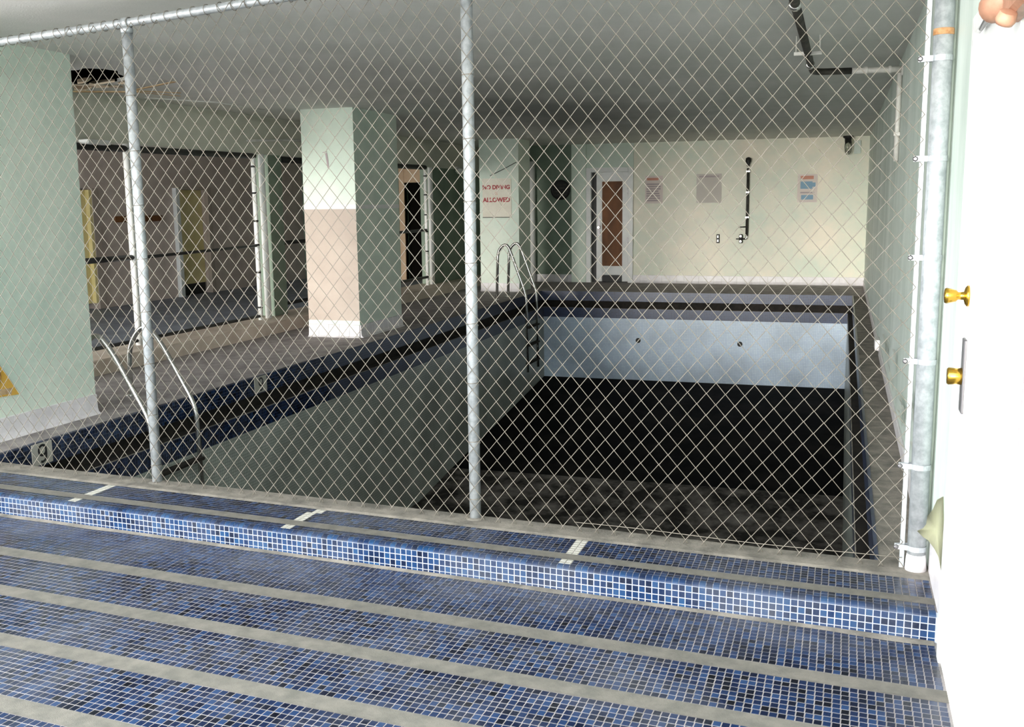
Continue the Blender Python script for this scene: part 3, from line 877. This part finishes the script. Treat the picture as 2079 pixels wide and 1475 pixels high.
notice = tag(new_obj('door_notice', boxes([(XR - 0.0005, XR + 0.0035, 2.36, 2.60, 0.98, 1.22)]), 'paper'), 'white notice with purple print at the right picture edge', 'notice')
for z, y, w in ((1.185, 2.555, 0.03), (1.155, 2.56, 0.022), (1.13, 2.56, 0.02), (1.06, 2.575, 0.016), (1.03, 2.57, 0.02)):
    new_obj('print_mark', boxes([(XR - 0.0012, XR - 0.0005, y - w, y, z - 0.008, z + 0.008)]), 'ink_grey', notice)

# ================================================================== FENCE
fence = thing('chain_link_fence', 'tall galvanised chain link fence standing on the blue tiled step', 'fence')
CF = 4.60
def rail_z(x):
    P_ = [(-5.6, 2.535), (-4.72, 2.56), (-3.785, 2.598), (-2.87, 2.645), (-1.75, 2.675), (0.5, 2.68)]
    for (x0, z0), (x1, z1) in zip(P_, P_[1:]):
        if x <= x1: return z0 + (z1 - z0) * (x - x0) / (x1 - x0)
    return P_[-1][1]
tube_obj('top_rail', [sc(x, CF, rail_z(x)) for x in (-5.55, -4.72, -3.785, -2.87, -1.75, 0.33)], 0.0225, 'galv', fence, 14)
for px_, lean in ((-3.78, 0.0), (-1.742, 0.0)):
    zt = rail_z(px_)
    p = tube_obj('line_post', [sc(px_, CF, 0.0), sc(px_, CF, zt - 0.05)], 0.029, 'galv', fence, 18)
    bm = bmesh.new(); fix_lathe(bm, sc(px_, CF, zt - 0.055), (0, 0, 1), [(0, 0.032), (0.02, 0.034), (0.03, 0.03)], 16)
    q0 = sc(px_ - 0.02, CF, zt); q1 = sc(px_ + 0.02, CF, zt)
    tube(bm, [q0, q1], 0.03, 14)
    new_obj('loop_cap', bm, 'galv', p)
    bm = bmesh.new(); fix_lathe(bm, sc(px_, CF, -0.002), (0, 0, 1), [(0, 0.06), (0.006, 0.05), (0.012, 0.032)], 16)
    new_obj('mortar_collar', bm, 'concrete', p)
XP = 0.356
ep = tube_obj('end_post', [sc(XP, CF - 0.02, 0.0), sc(XP, CF - 0.02, Z_CEIL)], 0.038, 'galv', fence, 22)
bm = bmesh.new(); fix_lathe(bm, sc(XP, CF - 0.02, 2.245), (0, 0, 1), [(0, 0.0385), (0.004, 0.0405), (0.022, 0.0405), (0.026, 0.0385)], 20); new_obj('rust_joint', bm, 'rust', ep)
bm = bmesh.new(); fix_lathe(bm, sc(XP, CF - 0.02, 0.0), (0, 0, 1), [(0, 0.046), (0.055, 0.042), (0.075, 0.0385)], 18); new_obj('taped_foot', bm, 'white_base', ep)
bar = new_obj('tension_bar', boxes([(0.289, 0.309, -0.004, 0.004, 0.0, 2.62)], 0.0015), 'galv', fence)
bar.location = (0, cy_(CF - 0.01, 0.3), 0)
for z in (2.156, 1.76, 1.356, 0.92, 0.465, 0.102):
    bm = bmesh.new()
    yc = cy_(CF - 0.02, XP)
    pts = []
    for k in range(13):                       # strap round the post, its two ends meeting at the bolt
        a = math.radians(150 + 0) - math.radians(300) * k / 12
        pts.append((XP + 0.0405 * math.cos(a), yc + 0.0405 * math.sin(a)))
    pts = [(0.266, yc - 0.008)] + [(XP + 0.0408 * math.cos(math.radians(a)), yc + 0.0408 * math.sin(math.radians(a))) for a in range(205, 520, 15)] + [(0.266, yc + 0.008)]
    for (xa, ya_), (xb, yb_) in zip(pts, pts[1:]):
        poly(bm, [(xa, ya_, z - 0.011), (xb, yb_, z - 0.011), (xb, yb_, z + 0.011), (xa, ya_, z + 0.011)])
    bmesh.ops.remove_doubles(bm, verts=bm.verts[:], dist=1e-5)
    g_ = bmesh.ops.solidify(bm, geom=bm.faces[:], thickness=0.0025)
    tb = new_obj('tension_band', bm, 'galv', fence)
    bm = bmesh.new(); fix_lathe(bm, (0.272, yc - 0.02, z), (0, 1, 0), [(0, 0.006), (0.004, 0.011), (0.008, 0.011), (0.008, 0.005), (0.036, 0.005)], 8)
    new_obj('carriage_bolt', bm, 'steel_dark', tb)

# woven wire: each wire is a vertical zigzag hooked into its neighbours
DW, DH = 0.0865, 0.1007
X_PH, Z_PH = -0.912, 0.327
RW = 0.0021
def wire_bm(xa, xb):
    bm = bmesh.new()
    i0 = math.floor((xa - X_PH) / (DW / 2)); i1 = math.ceil((xb - X_PH) / (DW / 2))
    for i in range(i0, i1):
        xl = X_PH + i * DW / 2; xr = xl + DW / 2
        if xl < xa - 1e-6 or xr > xb + 1e-6: continue
        top = rail_z(xl) + 0.015
        k0 = math.ceil((0.012 - Z_PH) / (DH / 2)); k1 = math.floor((top - Z_PH) / (DH / 2))
        pts = []
        for k in range(k0, k1 + 1):
            left = ((k + i) % 2 == 0)
            z = Z_PH + k * DH / 2
            x = xl + 0.0008 if left else xr - 0.0008
            off = -0.0022 if left else 0.0022
            sag = 0.003 * noise.noise(Vector((x * 1.3, z * 1.3, 5)))
            out = 0.006 * noise.noise(Vector((x * 0.8, z * 0.8, 9)))
            pts.append(sc(x + sag, CF - 0.034 + off + out, z + 0.002 * noise.noise(Vector((x * 2, z * 2, 1)))))
        d0 = pts[0]
        pts = [Vector((d0.x + (-0.012 if (k0 + i) % 2 == 0 else 0.012), d0.y, max(0.004, d0.z - 0.02)))] + pts
        tube(bm, pts, RW, 5, True)
    return bm
for xa, xb in ((-5.53, -3.78), (-3.78, -1.742), (-1.742, 0.305)):
    o = new_obj('wire_mesh', wire_bm(xa + (0 if xa < -5 else -0.02), xb + 0.02 if xb < 0 else xb), 'wire', fence)
    o['kind'] = 'stuff'
random.seed(21)
# tie wires along the top rail and up the posts
x = -5.4
while x < 0.2:
    zc = rail_z(x)
    p = [sc(x + 0.006 * math.cos(a), CF - 0.002, zc) + Vector((0, 0.027 * math.cos(a), 0.027 * math.sin(a))) for a in (2 * math.pi * k / 12 for k in range(13))]
    tube_obj('tie_wire', p, 0.002, 'wire', fence, 5)
    x += DW
for px_ in (-3.78, -1.742):
    z = 0.1
    yb_ = cy_(CF, px_)
    while z < 2.5:
        p = [Vector((px_ + 0.0315 * math.cos(a), yb_ + 0.0315 * math.sin(a), z + 0.012 * a / 6)) for a in (2 * math.pi * k / 12 for k in range(13))]
        tube_obj('tie_wire', p, 0.002, 'wire', fence, 5)
        z += 0.3
# bottom tension wire
tube_obj('tension_wire', [sc(x, CF - 0.034, 0.05 + 0.004 * math.sin(x * 5)) for x in [-1.2 + 0.1 * k for k in range(16)]], 0.0018, 'wire', fence, 5)

# conduit on the right wall behind the end post
cond = tag(tube_obj('wall_conduit', [(XR - 0.016, 4.62, 0.12), (XR - 0.016, 4.62, Z_CEIL)], 0.016, 'right_green', None, 12), 'thin painted conduit rising beside the fence end post', 'conduit')
vp = tag(thing('wall_pipe', 'pale upright pipe on the right wall under the ceiling pipe', 'pipe'))
tube_obj('pipe', [(XR - 0.022, 8.95, 1.9), (XR - 0.022, 8.95, 2.6)], 0.02, 'pipe_light', vp, 10)
new_obj('clamp', boxes([(XR - 0.05, XR, 8.92, 8.98, 2.1, 2.13)], 0.003), 'pipe_light', vp)

# hanging pipe under the ceiling
cp = thing('ceiling_pipe', 'dark pipe hung below the ceiling, turning toward the right wall', 'pipe')
tube_obj('dark_run', smooth_path([(-0.285, 4.7, 2.62), (-0.280, 8.83, 2.62), (0.02, 8.87, 2.62)], 6, 0.12), 0.026, 'pipe_dark', cp, 12)
tube_obj('light_run', [(0.0, 8.867, 2.62), (0.20, 8.90, 2.62), (XR, 8.93, 2.62)], 0.025, 'pipe_light', cp, 12)
bm = bmesh.new(); fix_lathe(bm, (XR - 0.012, 8.93, 2.62), (1, 0, 0), [(0, 0.045), (0.012, 0.05)], 14); new_obj('wall_flange', bm, 'pipe_light', cp)
for x, y in ((0.12, 8.885), (0.3, 8.915)):
    bm = bmesh.new(); fix_lathe(bm, (x, y, 2.62), (1, 0.16, 0), [(0, 0.026), (0.003, 0.031), (0.02, 0.031), (0.023, 0.026)], 12); new_obj('coupling', bm, 'pipe_light', cp)
new_obj('hanger_bar', boxes([(-0.375, -0.185, 7.64, 7.67, 2.60, 2.625)], 0.003), 'pipe_light', cp)
for x in (-0.36, -0.2):
    tube_obj('hanger_rod', [(x, 7.655, 2.61), (x, 7.655, Z_CEIL)], 0.005, 'pipe_light', cp, 6)
for y in (5.75, 8.3):
    bm = bmesh.new(); fix_lathe(bm, (-0.284, y, 2.62), (0, 1, 0), [(0, 0.026), (0.004, 0.034), (0.06, 0.034), (0.064, 0.026)], 12); new_obj('coupling', bm, 'chrome', cp)

# ================================================================== LADDERS
def ladder(name, label, ys, prof, treads, r):
    L = thing(name, label, 'ladder', 'pool ladders')
    for y in ys:
        rl = tube_obj('rail', smooth_path([(x, y, z) for x, z in prof], 7, 0.14), r, 'chrome', L, 12)
        bm = bmesh.new(); fix_lathe(bm, (prof[0][0], y, 0.0), (0, 0, 1), [(0, 0.05), (0.008, 0.05), (0.02, 0.03)], 14)
        new_obj('escutcheon', bm, 'chrome', rl)
    for z in treads:
        new_obj('tread', boxes([(prof[-1][0] - 0.04, prof[-1][0] + 0.04, ys[0], ys[1], z - 0.02, z + 0.01)], 0.006), 'gutter', L)
    return L
ladder('pool_ladder', 'chrome pool ladder on the near left edge, partly behind a fence post', (6.55, 7.15), [(-5.78, 0.0), (-5.77, 0.44), (-5.60, 0.64), (-5.46, 0.50), (-5.135, -0.06), (-5.11, -1.3)], (-0.5, -0.8, -1.1), 0.021)
ladder('pool_ladder', 'tall chrome pool ladder at the far left corner before the sign pillar', (16.0, 16.6), [(-5.46, 0.0), (-5.43, 0.84), (-5.27, 0.96), (-5.14, 0.62), (-4.95, 0.1), (-4.93, -1.2)], (-0.45, -0.75, -1.05), 0.023)

# ================================================================== SIDE ROOM RAILING
rail = thing('side_railing', 'white post railing with black rails along the side room kerb', 'railing')
XF = -7.1
def rpost(y, r, mat='white_paint', z1=2.25):
    return tube_obj('post', [(XF, y, 0.15), (XF, y, z1)], r, mat, rail, 12)
rpost(8.97, 0.035)
g1 = rpost(11.37, 0.03); g2 = rpost(11.56, 0.042)
g3 = rpost(16.95, 0.03); g4 = rpost(17.18, 0.045)
for gp_, y in ((g1, 11.37), (g3, 16.95)):
    for z in (0.3, 0.75, 1.1, 1.4, 1.75, 2.08):
        bm = bmesh.new(); fix_lathe(bm, (XF, y, z), (0, 0, 1), [(0, 0.033), (0.022, 0.033)], 12); new_obj('hinge_band', bm, 'black', gp_)
def rrail(y0, y1, z0, z1, r, mat='black'):
    return tube_obj('rail', [(XF, y0, z0), (XF, y1, z1)], r, mat, rail, 10)
rrail(8.2, 8.97, 1.08, 1.08, 0.03)
rrail(8.97, 11.37, 1.07, 1.10, 0.017)
rrail(12.05, 13.9, 1.11, 1.12, 0.025)
rrail(13.9, 16.95, 1.12, 1.14, 0.025)
rrail(6.6, 11.4, 2.18, 2.22, 0.035)
rrail(12.05, 16.95, 2.2, 2.24, 0.04)
rrail(8.2, 11.4, 0.2, 0.2, 0.02)
rrail(12.05, 16.95, 0.3, 0.3, 0.025)
lc = tag(tube_obj('ceiling_conduit', [(-7.06, 11.2, 2.40), (-7.02, 12.2, 2.46), (-6.98, 13.4, 2.47)], 0.014, 'pipe_light', None, 8), 'thin pale conduit on the lintel beside the two-tone pillar', 'conduit')
wb = tag(new_obj('lintel_lamp', boxes([(-7.10, -6.98, 8.28, 8.60, 2.215, 2.26)], 0.005), 'white_paint'), 'small white strip fixture on the lintel next to the left pillar', 'light fixture')
shelf = tag(thing('wall_rail', 'dark brown rail fixed on the side room wall', 'rail'))
new_obj('board', boxes([(-11.27, -11.24, 13.83, 15.04, 1.36, 1.46)], 0.005), 'brown_panel', shelf)
for y in (14.0, 14.85):
    new_obj('bracket', boxes([(-11.3, -11.27, y - 0.03, y + 0.03, 1.38, 1.44)]), 'black', shelf)

# ================================================================== THINGS ON THE WALLS
# sign on the far pillar
sg = thing('no_diving_sign', 'white board with red NO DIVING IS ALLOWED lettering on the distant pillar', 'sign')
board = new_obj('board', boxes([(-6.25, -5.70, 17.585, 17.6, 1.345, 2.04)], 0.003), 'sign_white', sg)
new_obj('bottom_edge', boxes([(-6.25, -5.70, 17.58, 17.6, 1.34, 1.352)]), 'gutter', sg)
text_obj('lettering', 'NO DIVING', 0.10, 'red_ink', (-5.985, 17.583, 1.885), (math.pi / 2, 0, 0), sg, 0.004)
text_obj('lettering', 'IS', 0.075, 'ink_orange', (-5.985, 17.583, 1.775), (math.pi / 2, 0, 0), sg)
text_obj('lettering', 'ALLOWED', 0.108, 'red_ink', (-5.985, 17.583, 1.66), (math.pi / 2, 0, 0), sg, 0.004)
tube_obj('hanging_wire', [(-6.1, 17.59, 2.09), (-5.85, 17.59, 2.2), (-5.6, 17.59, 2.32)], 0.006, 'gutter', sg, 5)

# shower on the far wall
sh = thing('wall_shower', 'dark shower riser with black rose on the bright far wall', 'shower')
YS = Y_FAR - 0.05
tube_obj('riser_pipe', [(-1.745, YS, 0.93), (-1.745, YS, 2.2)], 0.026, 'pipe_dark', sh, 10)
bm = bmesh.new(); fix_lathe(bm, (-1.745, YS - 0.01, 2.40), (0, -0.25, -1), [(0, 0.02), (0.02, 0.05), (0.07, 0.055), (0.13, 0.028), (0.17, 0.022)], 14); new_obj('shower_rose', bm, 'black', sh)
for z in (1.28, 1.75, 2.14):
    new_obj('pipe_clip', boxes([(-1.78, -1.71, YS - 0.03, Y_FAR, z - 0.014, z + 0.014)], 0.003), 'chrome', sh)
tube_obj('elbow', smooth_path([(-1.745, YS, 0.95), (-1.745, YS, 0.87), (-1.85, YS, 0.87)], 5, 0.05), 0.02, 'chrome', sh, 10)
tube_obj('lever', [(-1.745, YS, 1.1), (-1.90, YS - 0.01, 1.095)], 0.012, 'black', sh, 8)
v = new_obj('valve', boxes([(-1.885, -1.825, YS - 0.04, Y_FAR, 0.79, 0.96)], 0.012), 'pipe_dark', sh)
bm = bmesh.new(); fix_lathe(bm, (-1.855, YS - 0.04, 0.925), (0, -1, 0), [(0, 0.022), (0.012, 0.02)], 10); new_obj('valve_cap', bm, 'chrome', v)
bm = bmesh.new(); fix_lathe(bm, (-1.855, YS - 0.04, 0.825), (0, -1, 0), [(0, 0.022), (0.012, 0.02)], 10); new_obj('valve_cap', bm, 'chrome', v)
tube_obj('valve_handle', [(-1.94, YS - 0.05, 0.872), (-1.77, YS - 0.05, 0.872)], 0.01, 'black', v, 8)
so = thing('wall_switch', 'small dark double switch on the far wall left of the shower', 'switch')
b_ = new_obj('plate', boxes([(-2.32, -2.26, Y_FAR - 0.03, Y_FAR, 0.79, 0.96)], 0.006), 'black', so)
for z in (0.915, 0.835):
    new_obj('button', boxes([(-2.305, -2.275, Y_FAR - 0.04, Y_FAR - 0.03, z - 0.022, z + 0.022)], 0.004), 'chrome', b_)

def notice_(name, x0, x1, z0, z1, mat, label, prints):
    o = tag(new_obj(name, boxes([(x0, x1, Y_FAR - 0.006, Y_FAR, z0, z1)]), mat), label, 'notice')
    for a, b, c, d, m_ in prints:
        new_obj('print_block', boxes([(x0 + (x1 - x0) * a, x0 + (x1 - x0) * b, Y_FAR - 0.0075, Y_FAR - 0.0058, z0 + (z1 - z0) * c, z0 + (z1 - z0) * d)]), m_, o)
    return o
notice_('pool_notice', -3.72, -3.37, 1.56, 2.09, 'paper', 'pinkish printed notice on the far wall beside the door', [(0.1, 0.75, 0.84, 0.93, 'ink_orange')] + [(0.08, random.uniform(0.7, 0.92), 0.08 + 0.085 * k, 0.08 + 0.085 * k + 0.05, 'ink_grey') for k in range(8)])
notice_('pool_notice', -2.72, -2.24, 1.56, 2.11, 'paper_grey', 'faded grey notice left of the shower pipe', [(0.1, 0.9, 0.88, 0.94, 'ink_grey')])
notice_('pool_notice', -0.84, -0.48, 1.55, 2.07, 'paper', 'notice with orange heading and blue pictures right of the shower', [(0.15, 0.8, 0.82, 0.94, 'ink_orange'), (0.15, 0.75, 0.48, 0.74, 'ink_blue'), (0.75, 0.9, 0.55, 0.7, 'ink_blue'), (0.2, 0.8, 0.1, 0.26, 'ink_blue'), (0.15, 0.85, 0.32, 0.37, 'ink_grey')])

# caged lamp near the far right corner
cl = thing('caged_lamp', 'black caged bulkhead lamp in the top right far corner', 'lamp')
LX, LY = 0.03, 19.8
bm = bmesh.new(); fix_lathe(bm, (LX, LY, Z_CEIL), (0, 0, -1), [(0, 0.09), (0.03, 0.09), (0.05, 0.06), (0.12, 0.055)], 14); new_obj('base', bm, 'black', cl)
bm = bmesh.new(); fix_lathe(bm, (LX, LY, Z_CEIL - 0.12), (0, 0, -1), [(0, 0.05), (0.1, 0.05), (0.16, 0.035), (0.18, 0.01)], 14); new_obj('jar', bm, 'glass', cl)
for k in range(5):
    a = 2 * math.pi * k / 5
    tube_obj('cage_wire', [(LX + r_ * math.cos(a), LY + r_ * math.sin(a), Z_CEIL - z_) for r_, z_ in ((0.058, 0.1), (0.064, 0.2), (0.055, 0.28), (0.02, 0.33))], 0.006, 'pipe_dark', cl, 5)
new_obj('junction_box', boxes([(0.14, 0.26, Y_FAR - 0.05, Y_FAR, 2.42, 2.66)], 0.006), 'right_green', cl)

# dark round vent in the corner and a small lamp on the side wall
vt = thing('wall_vent', 'dark round vent on the shadowed wall left of the far door', 'vent')
bm = bmesh.new(); fix_lathe(bm, (-5.43, Y_FAR, 1.85), (0, -1, 0), [(0, 0.2), (0.05, 0.2), (0.06, 0.17), (0.03, 0.16)], 20); new_obj('ring', bm, 'black', vt)
for k in range(4):
    new_obj('slat', boxes([(-5.57, -5.29, Y_FAR - 0.05, Y_FAR - 0.03, 1.74 + 0.065 * k, 1.77 + 0.065 * k)]), 'pipe_dark', vt)
wl = thing('wall_lamp', 'small bright twin spotlight on the dark side wall', 'lamp')
new_obj('bracket', boxes([(-7.1, -7.06, 18.45, 18.6, 2.2, 2.3)], 0.004), 'white_paint', wl)
for y in (18.42, 18.62):
    bm = bmesh.new(); fix_lathe(bm, (-7.05, y, 2.25), (0.6, -0.5, -0.4), [(0, 0.02), (0.02, 0.045), (0.09, 0.06), (0.1, 0.055)], 12); new_obj('spot_head', bm, 'white_paint', wl)

# warning triangle leaning on the left pillar
ws = thing('warning_sign', 'yellow triangular sign on the left pillar, cut by the picture edge', 'sign')
bm = bmesh.new()
prism(bm, [(5.67, 0.295), (5.19, 0.325), (5.40, 0.715)], lambda u, v, t: (-5.549 + t, u, v), 0.0, 0.008); new_obj('plate', bm, 'sign_yellow', ws)
bm = bmesh.new()
prism(bm, [(5.60, 0.312), (5.22, 0.335), (5.235, 0.375), (5.61, 0.352)], lambda u, v, t: (-5.541 + t, u, v), 0.0, 0.002); new_obj('lower_band', bm, 'lath', ws)
pts = [(-5.540, 5.44 + 0.072 * math.cos(a), 0.455 + 0.072 * math.sin(a)) for a in (2 * math.pi * k / 20 for k in range(21))]
tube_obj('ring_mark', pts, 0.007, 'sign_ochre', ws, 6)

# fixture above the white door
fx = thing('door_fixture', 'tan rounded fixture with a red disc at the top of the white door', 'fixture')
new_obj('mount', boxes([(XR - 0.055, XR - 0.001, 2.50, 2.90, 2.03, 2.11)], 0.012), 'tan_metal', fx)
bm = bmesh.new(); fix_lathe(bm, (0.372, 2.86, 2.085), (-0.25, 1, -0.05), [(0, 0.02), (0.02, 0.032), (0.06, 0.042), (0.10, 0.040), (0.13, 0.026), (0.14, 0.008)], 18); new_obj('rounded_head', bm, 'tan_metal', fx)
bm = bmesh.new(); fix_lathe(bm, (0.352, 2.72, 2.03), (-0.3, 0.6, -1), [(0, 0.02), (0.02, 0.024), (0.03, 0.02)], 14); new_obj('side_stub', bm, 'tan_metal', fx)
bm = bmesh.new(); fix_lathe(bm, (0.356, 2.66, 2.088), (-1, -0.4, 0), [(0, 0.036), (0.012, 0.036), (0.015, 0.03)], 20); rr = new_obj('rim', bm, 'white_paint', fx)
bm = bmesh.new(); fix_lathe(bm, (0.342, 2.654, 2.088), (-1, -0.4, 0), [(0, 0.029), (0.006, 0.024), (0.009, 0.008)], 20); new_obj('red_lens', bm, 'red_lens', rr)
tube_obj('arm', [(0.385, 2.95, 2.105), (0.388, 3.44, 2.135), (0.40, 3.70, 2.137)], 0.007, 'steel_dark', fx, 8)

# peeling paint on the right wall
fl = None
bm = bmesh.new()
edge = [(0.408, 4.12, 0.46), (0.402, 4.28, 0.40), (0.395, 4.37, 0.33), (0.381, 4.42, 0.287), (0.372, 4.345, 0.275), (0.360, 4.33, 0.262), (0.340, 4.37, 0.235), (0.358, 4.29, 0.236), (0.374, 4.24, 0.240), (0.390, 4.15, 0.236), (0.400, 4.09, 0.226), (0.406, 4.02, 0.190), (0.408, 3.99, 0.30)]
cv = bm.verts.new((0.398, 4.19, 0.305))
ev = [bm.verts.new(p) for p in edge]
for a_, b2 in zip(ev, ev[1:] + ev[:1]):
    f = bm.faces.new((cv, a_, b2)); f.smooth = True
bmesh.ops.solidify(bm, geom=bm.faces[:], thickness=0.0015)
new_obj('peeling_flap', bm, 'flap', wall_right)
random.seed(17)
for k in range(16):
    y = random.uniform(5.4, 9.8); z = random.uniform(0.1, 0.42); s = random.uniform(0.03, 0.09)
    bm = bmesh.new()
    n_ = 6
    va = [bm.verts.new((XR - 0.002 - 0.03 * (q / n_) ** 2, y + s * random.uniform(-0.2, 0.2), z + s * 2.4 * (q / n_))) for q in range(n_)]
    vb = [bm.verts.new((XR - 0.002 - 0.05 * (q / n_) ** 2, y + s * random.uniform(0.8, 1.4), z + s * 2.2 * (q / n_))) for q in range(n_)]
    for q in range(n_ - 1):
        bm.faces.new((va[q], vb[q], vb[q + 1], va[q + 1]))
    bmesh.ops.solidify(bm, geom=bm.faces[:], thickness=0.0015)
    new_obj('paint_flake', bm, 'flake', wall_right)
# bare strip at the foot of the wall by the step
bm = bmesh.new()
prism(bm, [(4.56, 0.0), (4.10, 0.0), (4.02, 0.02), (4.01, 0.10), (4.08, 0.2), (4.2, 0.26), (4.5, 0.28)], lambda u, v, t: (XR - t, u, v), 0.0, 0.002)
new_obj('bare_plaster', bm, 'white_base', wall_right)
bm = bmesh.new()
prism(bm, [(4.018, 0.005), (4.03, 0.012), (4.022, 0.13), (4.012, 0.10)], lambda u, v, t: (XR - t, u, v), 0.0, 0.003)
new_obj('plaster_crack', bm, 'gutter', wall_right)
